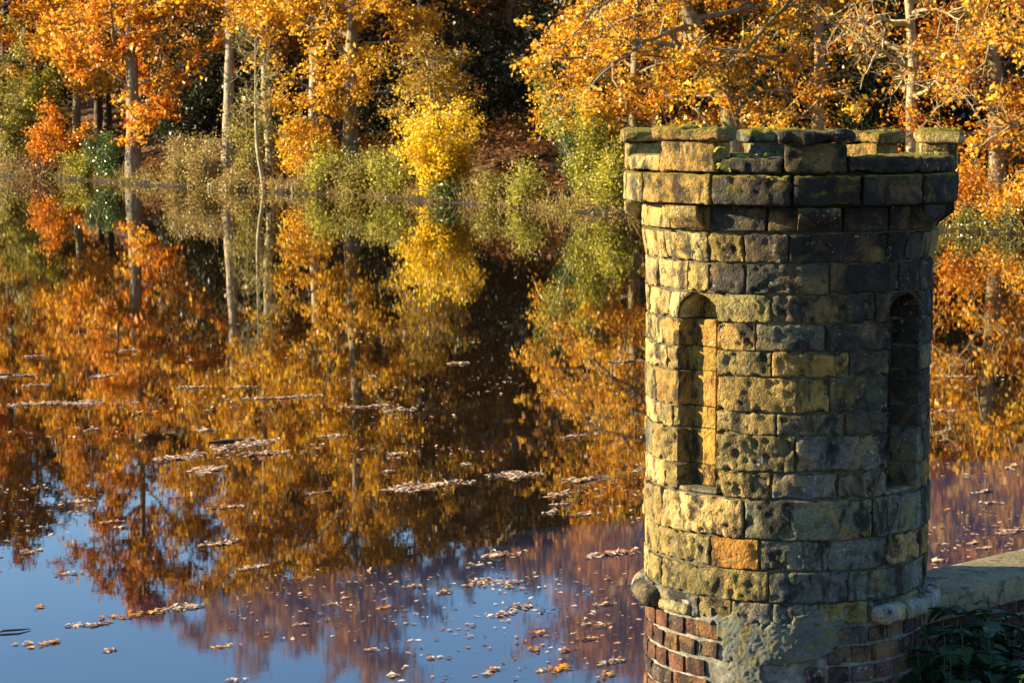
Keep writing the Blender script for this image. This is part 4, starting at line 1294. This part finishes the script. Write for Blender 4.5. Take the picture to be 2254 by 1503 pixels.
# scattered specks: too many to count
m = 6500
xs = rng.uniform(-20, 2270, m)
ys = 560 + 950 * np.clip(rng.normal(0.5, 0.26, m), 0, 1)
pp = np.array([on_plane(a_, b_) for a_, b_ in zip(xs, ys)])
cl = vnoise(np.stack([pp[:, 0] * 0.8, pp[:, 1] * 0.9, 0 * pp[:, 0]], 1), 4)
pp = pp[cl > 0.60]
pp[:, 2] = 0.004
ok = (np.hypot(pp[:, 0] - TX, pp[:, 1] - TD) > 0.9) & (((pp[:, 0] - TX) * WN[0] + (pp[:, 1] - TD) * WN[1]) < 0.1)
pp = pp[ok]
V, Q = leaf_quads(pp, rng.uniform(0.015, 0.06, len(pp)) * (0.6 + pp[:, 1] / 45), rng, 0.75, 0.0, 0.6)
V[:, 2] = np.maximum(V[:, 2], 0.002)
tag(link('leaf_specks', quads_mesh('leaf_specks', V, Q, FLOAT, False, np.clip(rng.normal(0.6, 0.25, len(Q)), 0, 1))), 'scattered leaf fragments and scum specks on the water', 'leaves', kind='stuff')
# floating sticks
for (x, y, L, r, rot, lb) in [(25, 826, 0.5, 0.012, 0.05, 'dark stick at the left edge beside a pale drift'), (520, 972, 0.5, 0.016, 0.25, 'dark stick lying in the broad leaf raft'),
                              (25, 1391, 0.24, 0.007, 0.5, 'thin dark stick on blue water at the lower left edge')]:
    c = on_plane(x, y)
    T_ = Tubes()
    T_.add(np.array([[-L / 2, 0, 0.004], [-L / 6, 0.01, 0.012], [L / 6, -0.008, 0.012], [L / 2, 0.01, 0.006]]), [r * 0.4, r, r * 0.9, r * 0.3], 6)
    o = link('stick', T_.mesh('stick', M_BARKD), None, tuple(c))
    o.rotation_euler = (0, 0, rot)
    tag(o, lb, 'stick', 'sticks afloat')

# ------------------------------------------------------------------ nettles in front of the dam wall
def leaf_blade(size):
    k = 7
    V, Q = [], []
    for i in range(k):
        a = i / (k - 1)
        wd = 0.34 * math.sin(math.pi * min(1, a * 1.02) ** 0.75) * (1 + (0.12 if i % 2 else -0.08)) + 0.006
        for s in (-1, 0, 1):
            V.append((a * size, s * wd * size, size * (0.10 * abs(s) + 0.10 * math.sin(a * 3) - 0.28 * a * a)))
    for i in range(k - 1):
        for j in range(2):
            Q.append([i * 3 + j, i * 3 + j + 1, (i + 1) * 3 + j + 1, (i + 1) * 3 + j])
    return quads_mesh('leaf', V, Q, NETTLE, True, np.full(len(Q), random.uniform(0.2, 0.9)))
blades = [leaf_blade(s) for s in (0.09, 0.115, 0.13, 0.08)]
M_NST = mat_rough('nettle_stem', (0.03, 0.06, 0.02), (0.06, 0.09, 0.03), 10, 0.002)
spots = []
for k in range(90):
    a = rng.uniform(0.02, 0.9)
    o_ = off0 + WWID + rng.uniform(0.03, 0.8)
    spots.append((a, o_))
for k, (a, o_) in enumerate(spots):
    q = np.array([TX, TD]) + WD * a + WN * o_
    gz = float(ground_z(q[0], q[1]))
    near = k % 3 == 0
    H = (0.97 if o_ < off0 + WWID + 0.3 else 0.80) - gz + rng.uniform(-0.16, 0.02)
    root = thing('nettle', 'dark green nettle in the shaded patch below the dam wall', 'nettle', (q[0], q[1], gz), 'nettles below the dam wall')
    T_ = Tubes()
    top = np.array([rng.uniform(-0.08, 0.08), rng.uniform(-0.08, 0.08), H])
    st = np.stack([top * t + np.array([0.02 * math.sin(t * 5), 0, 0]) * t for t in np.linspace(0, 1, 7)])
    st[0, 2] = -0.05
    T_.add(st, np.linspace(0.005, 0.002, 7), 5)
    link('stem', T_.mesh('stem', M_NST), root)
    for j in range(14):
        t = 0.25 + 0.75 * (j // 2) / 6.5
        pos = np.array([np.interp(t * 6, np.arange(7), st[:, i]) for i in range(3)])
        l = link('leaf', blades[(j + k) % 4], root, tuple(pos))
        az = (j % 2) * math.pi + (j // 2) * 1.57 + rng.uniform(-0.3, 0.3)
        l.rotation_euler = (rng.uniform(-0.3, 0.3), rng.uniform(-0.35, 0.25), az)
        s = rng.uniform(0.8, 1.25) * (1.15 - 0.45 * t)
        l.scale = (s, s, s)
# grass blades among the nettles
T_ = Tubes()
for k in range(500):
    a = rng.uniform(-0.2, 1.2)
    o_ = off0 + WWID + rng.uniform(0.0, 0.8)
    q = np.array([TX, TD]) + WD * a + WN * o_
    c = curve((q[0], q[1], float(ground_z(q[0], q[1])) - 0.02), rng.normal(size=3) * 0.25 + np.array([0, 0, 1]), rng.uniform(0.2, 0.5), 5, 0.12, rng, -0.5)
    T_.add(c, np.linspace(0.0028, 0.0008, 6), 3)
tag(link('grass', T_.mesh('grass', M_NST)), 'thin grass growing among the nettles below the dam wall', 'grass', kind='stuff')
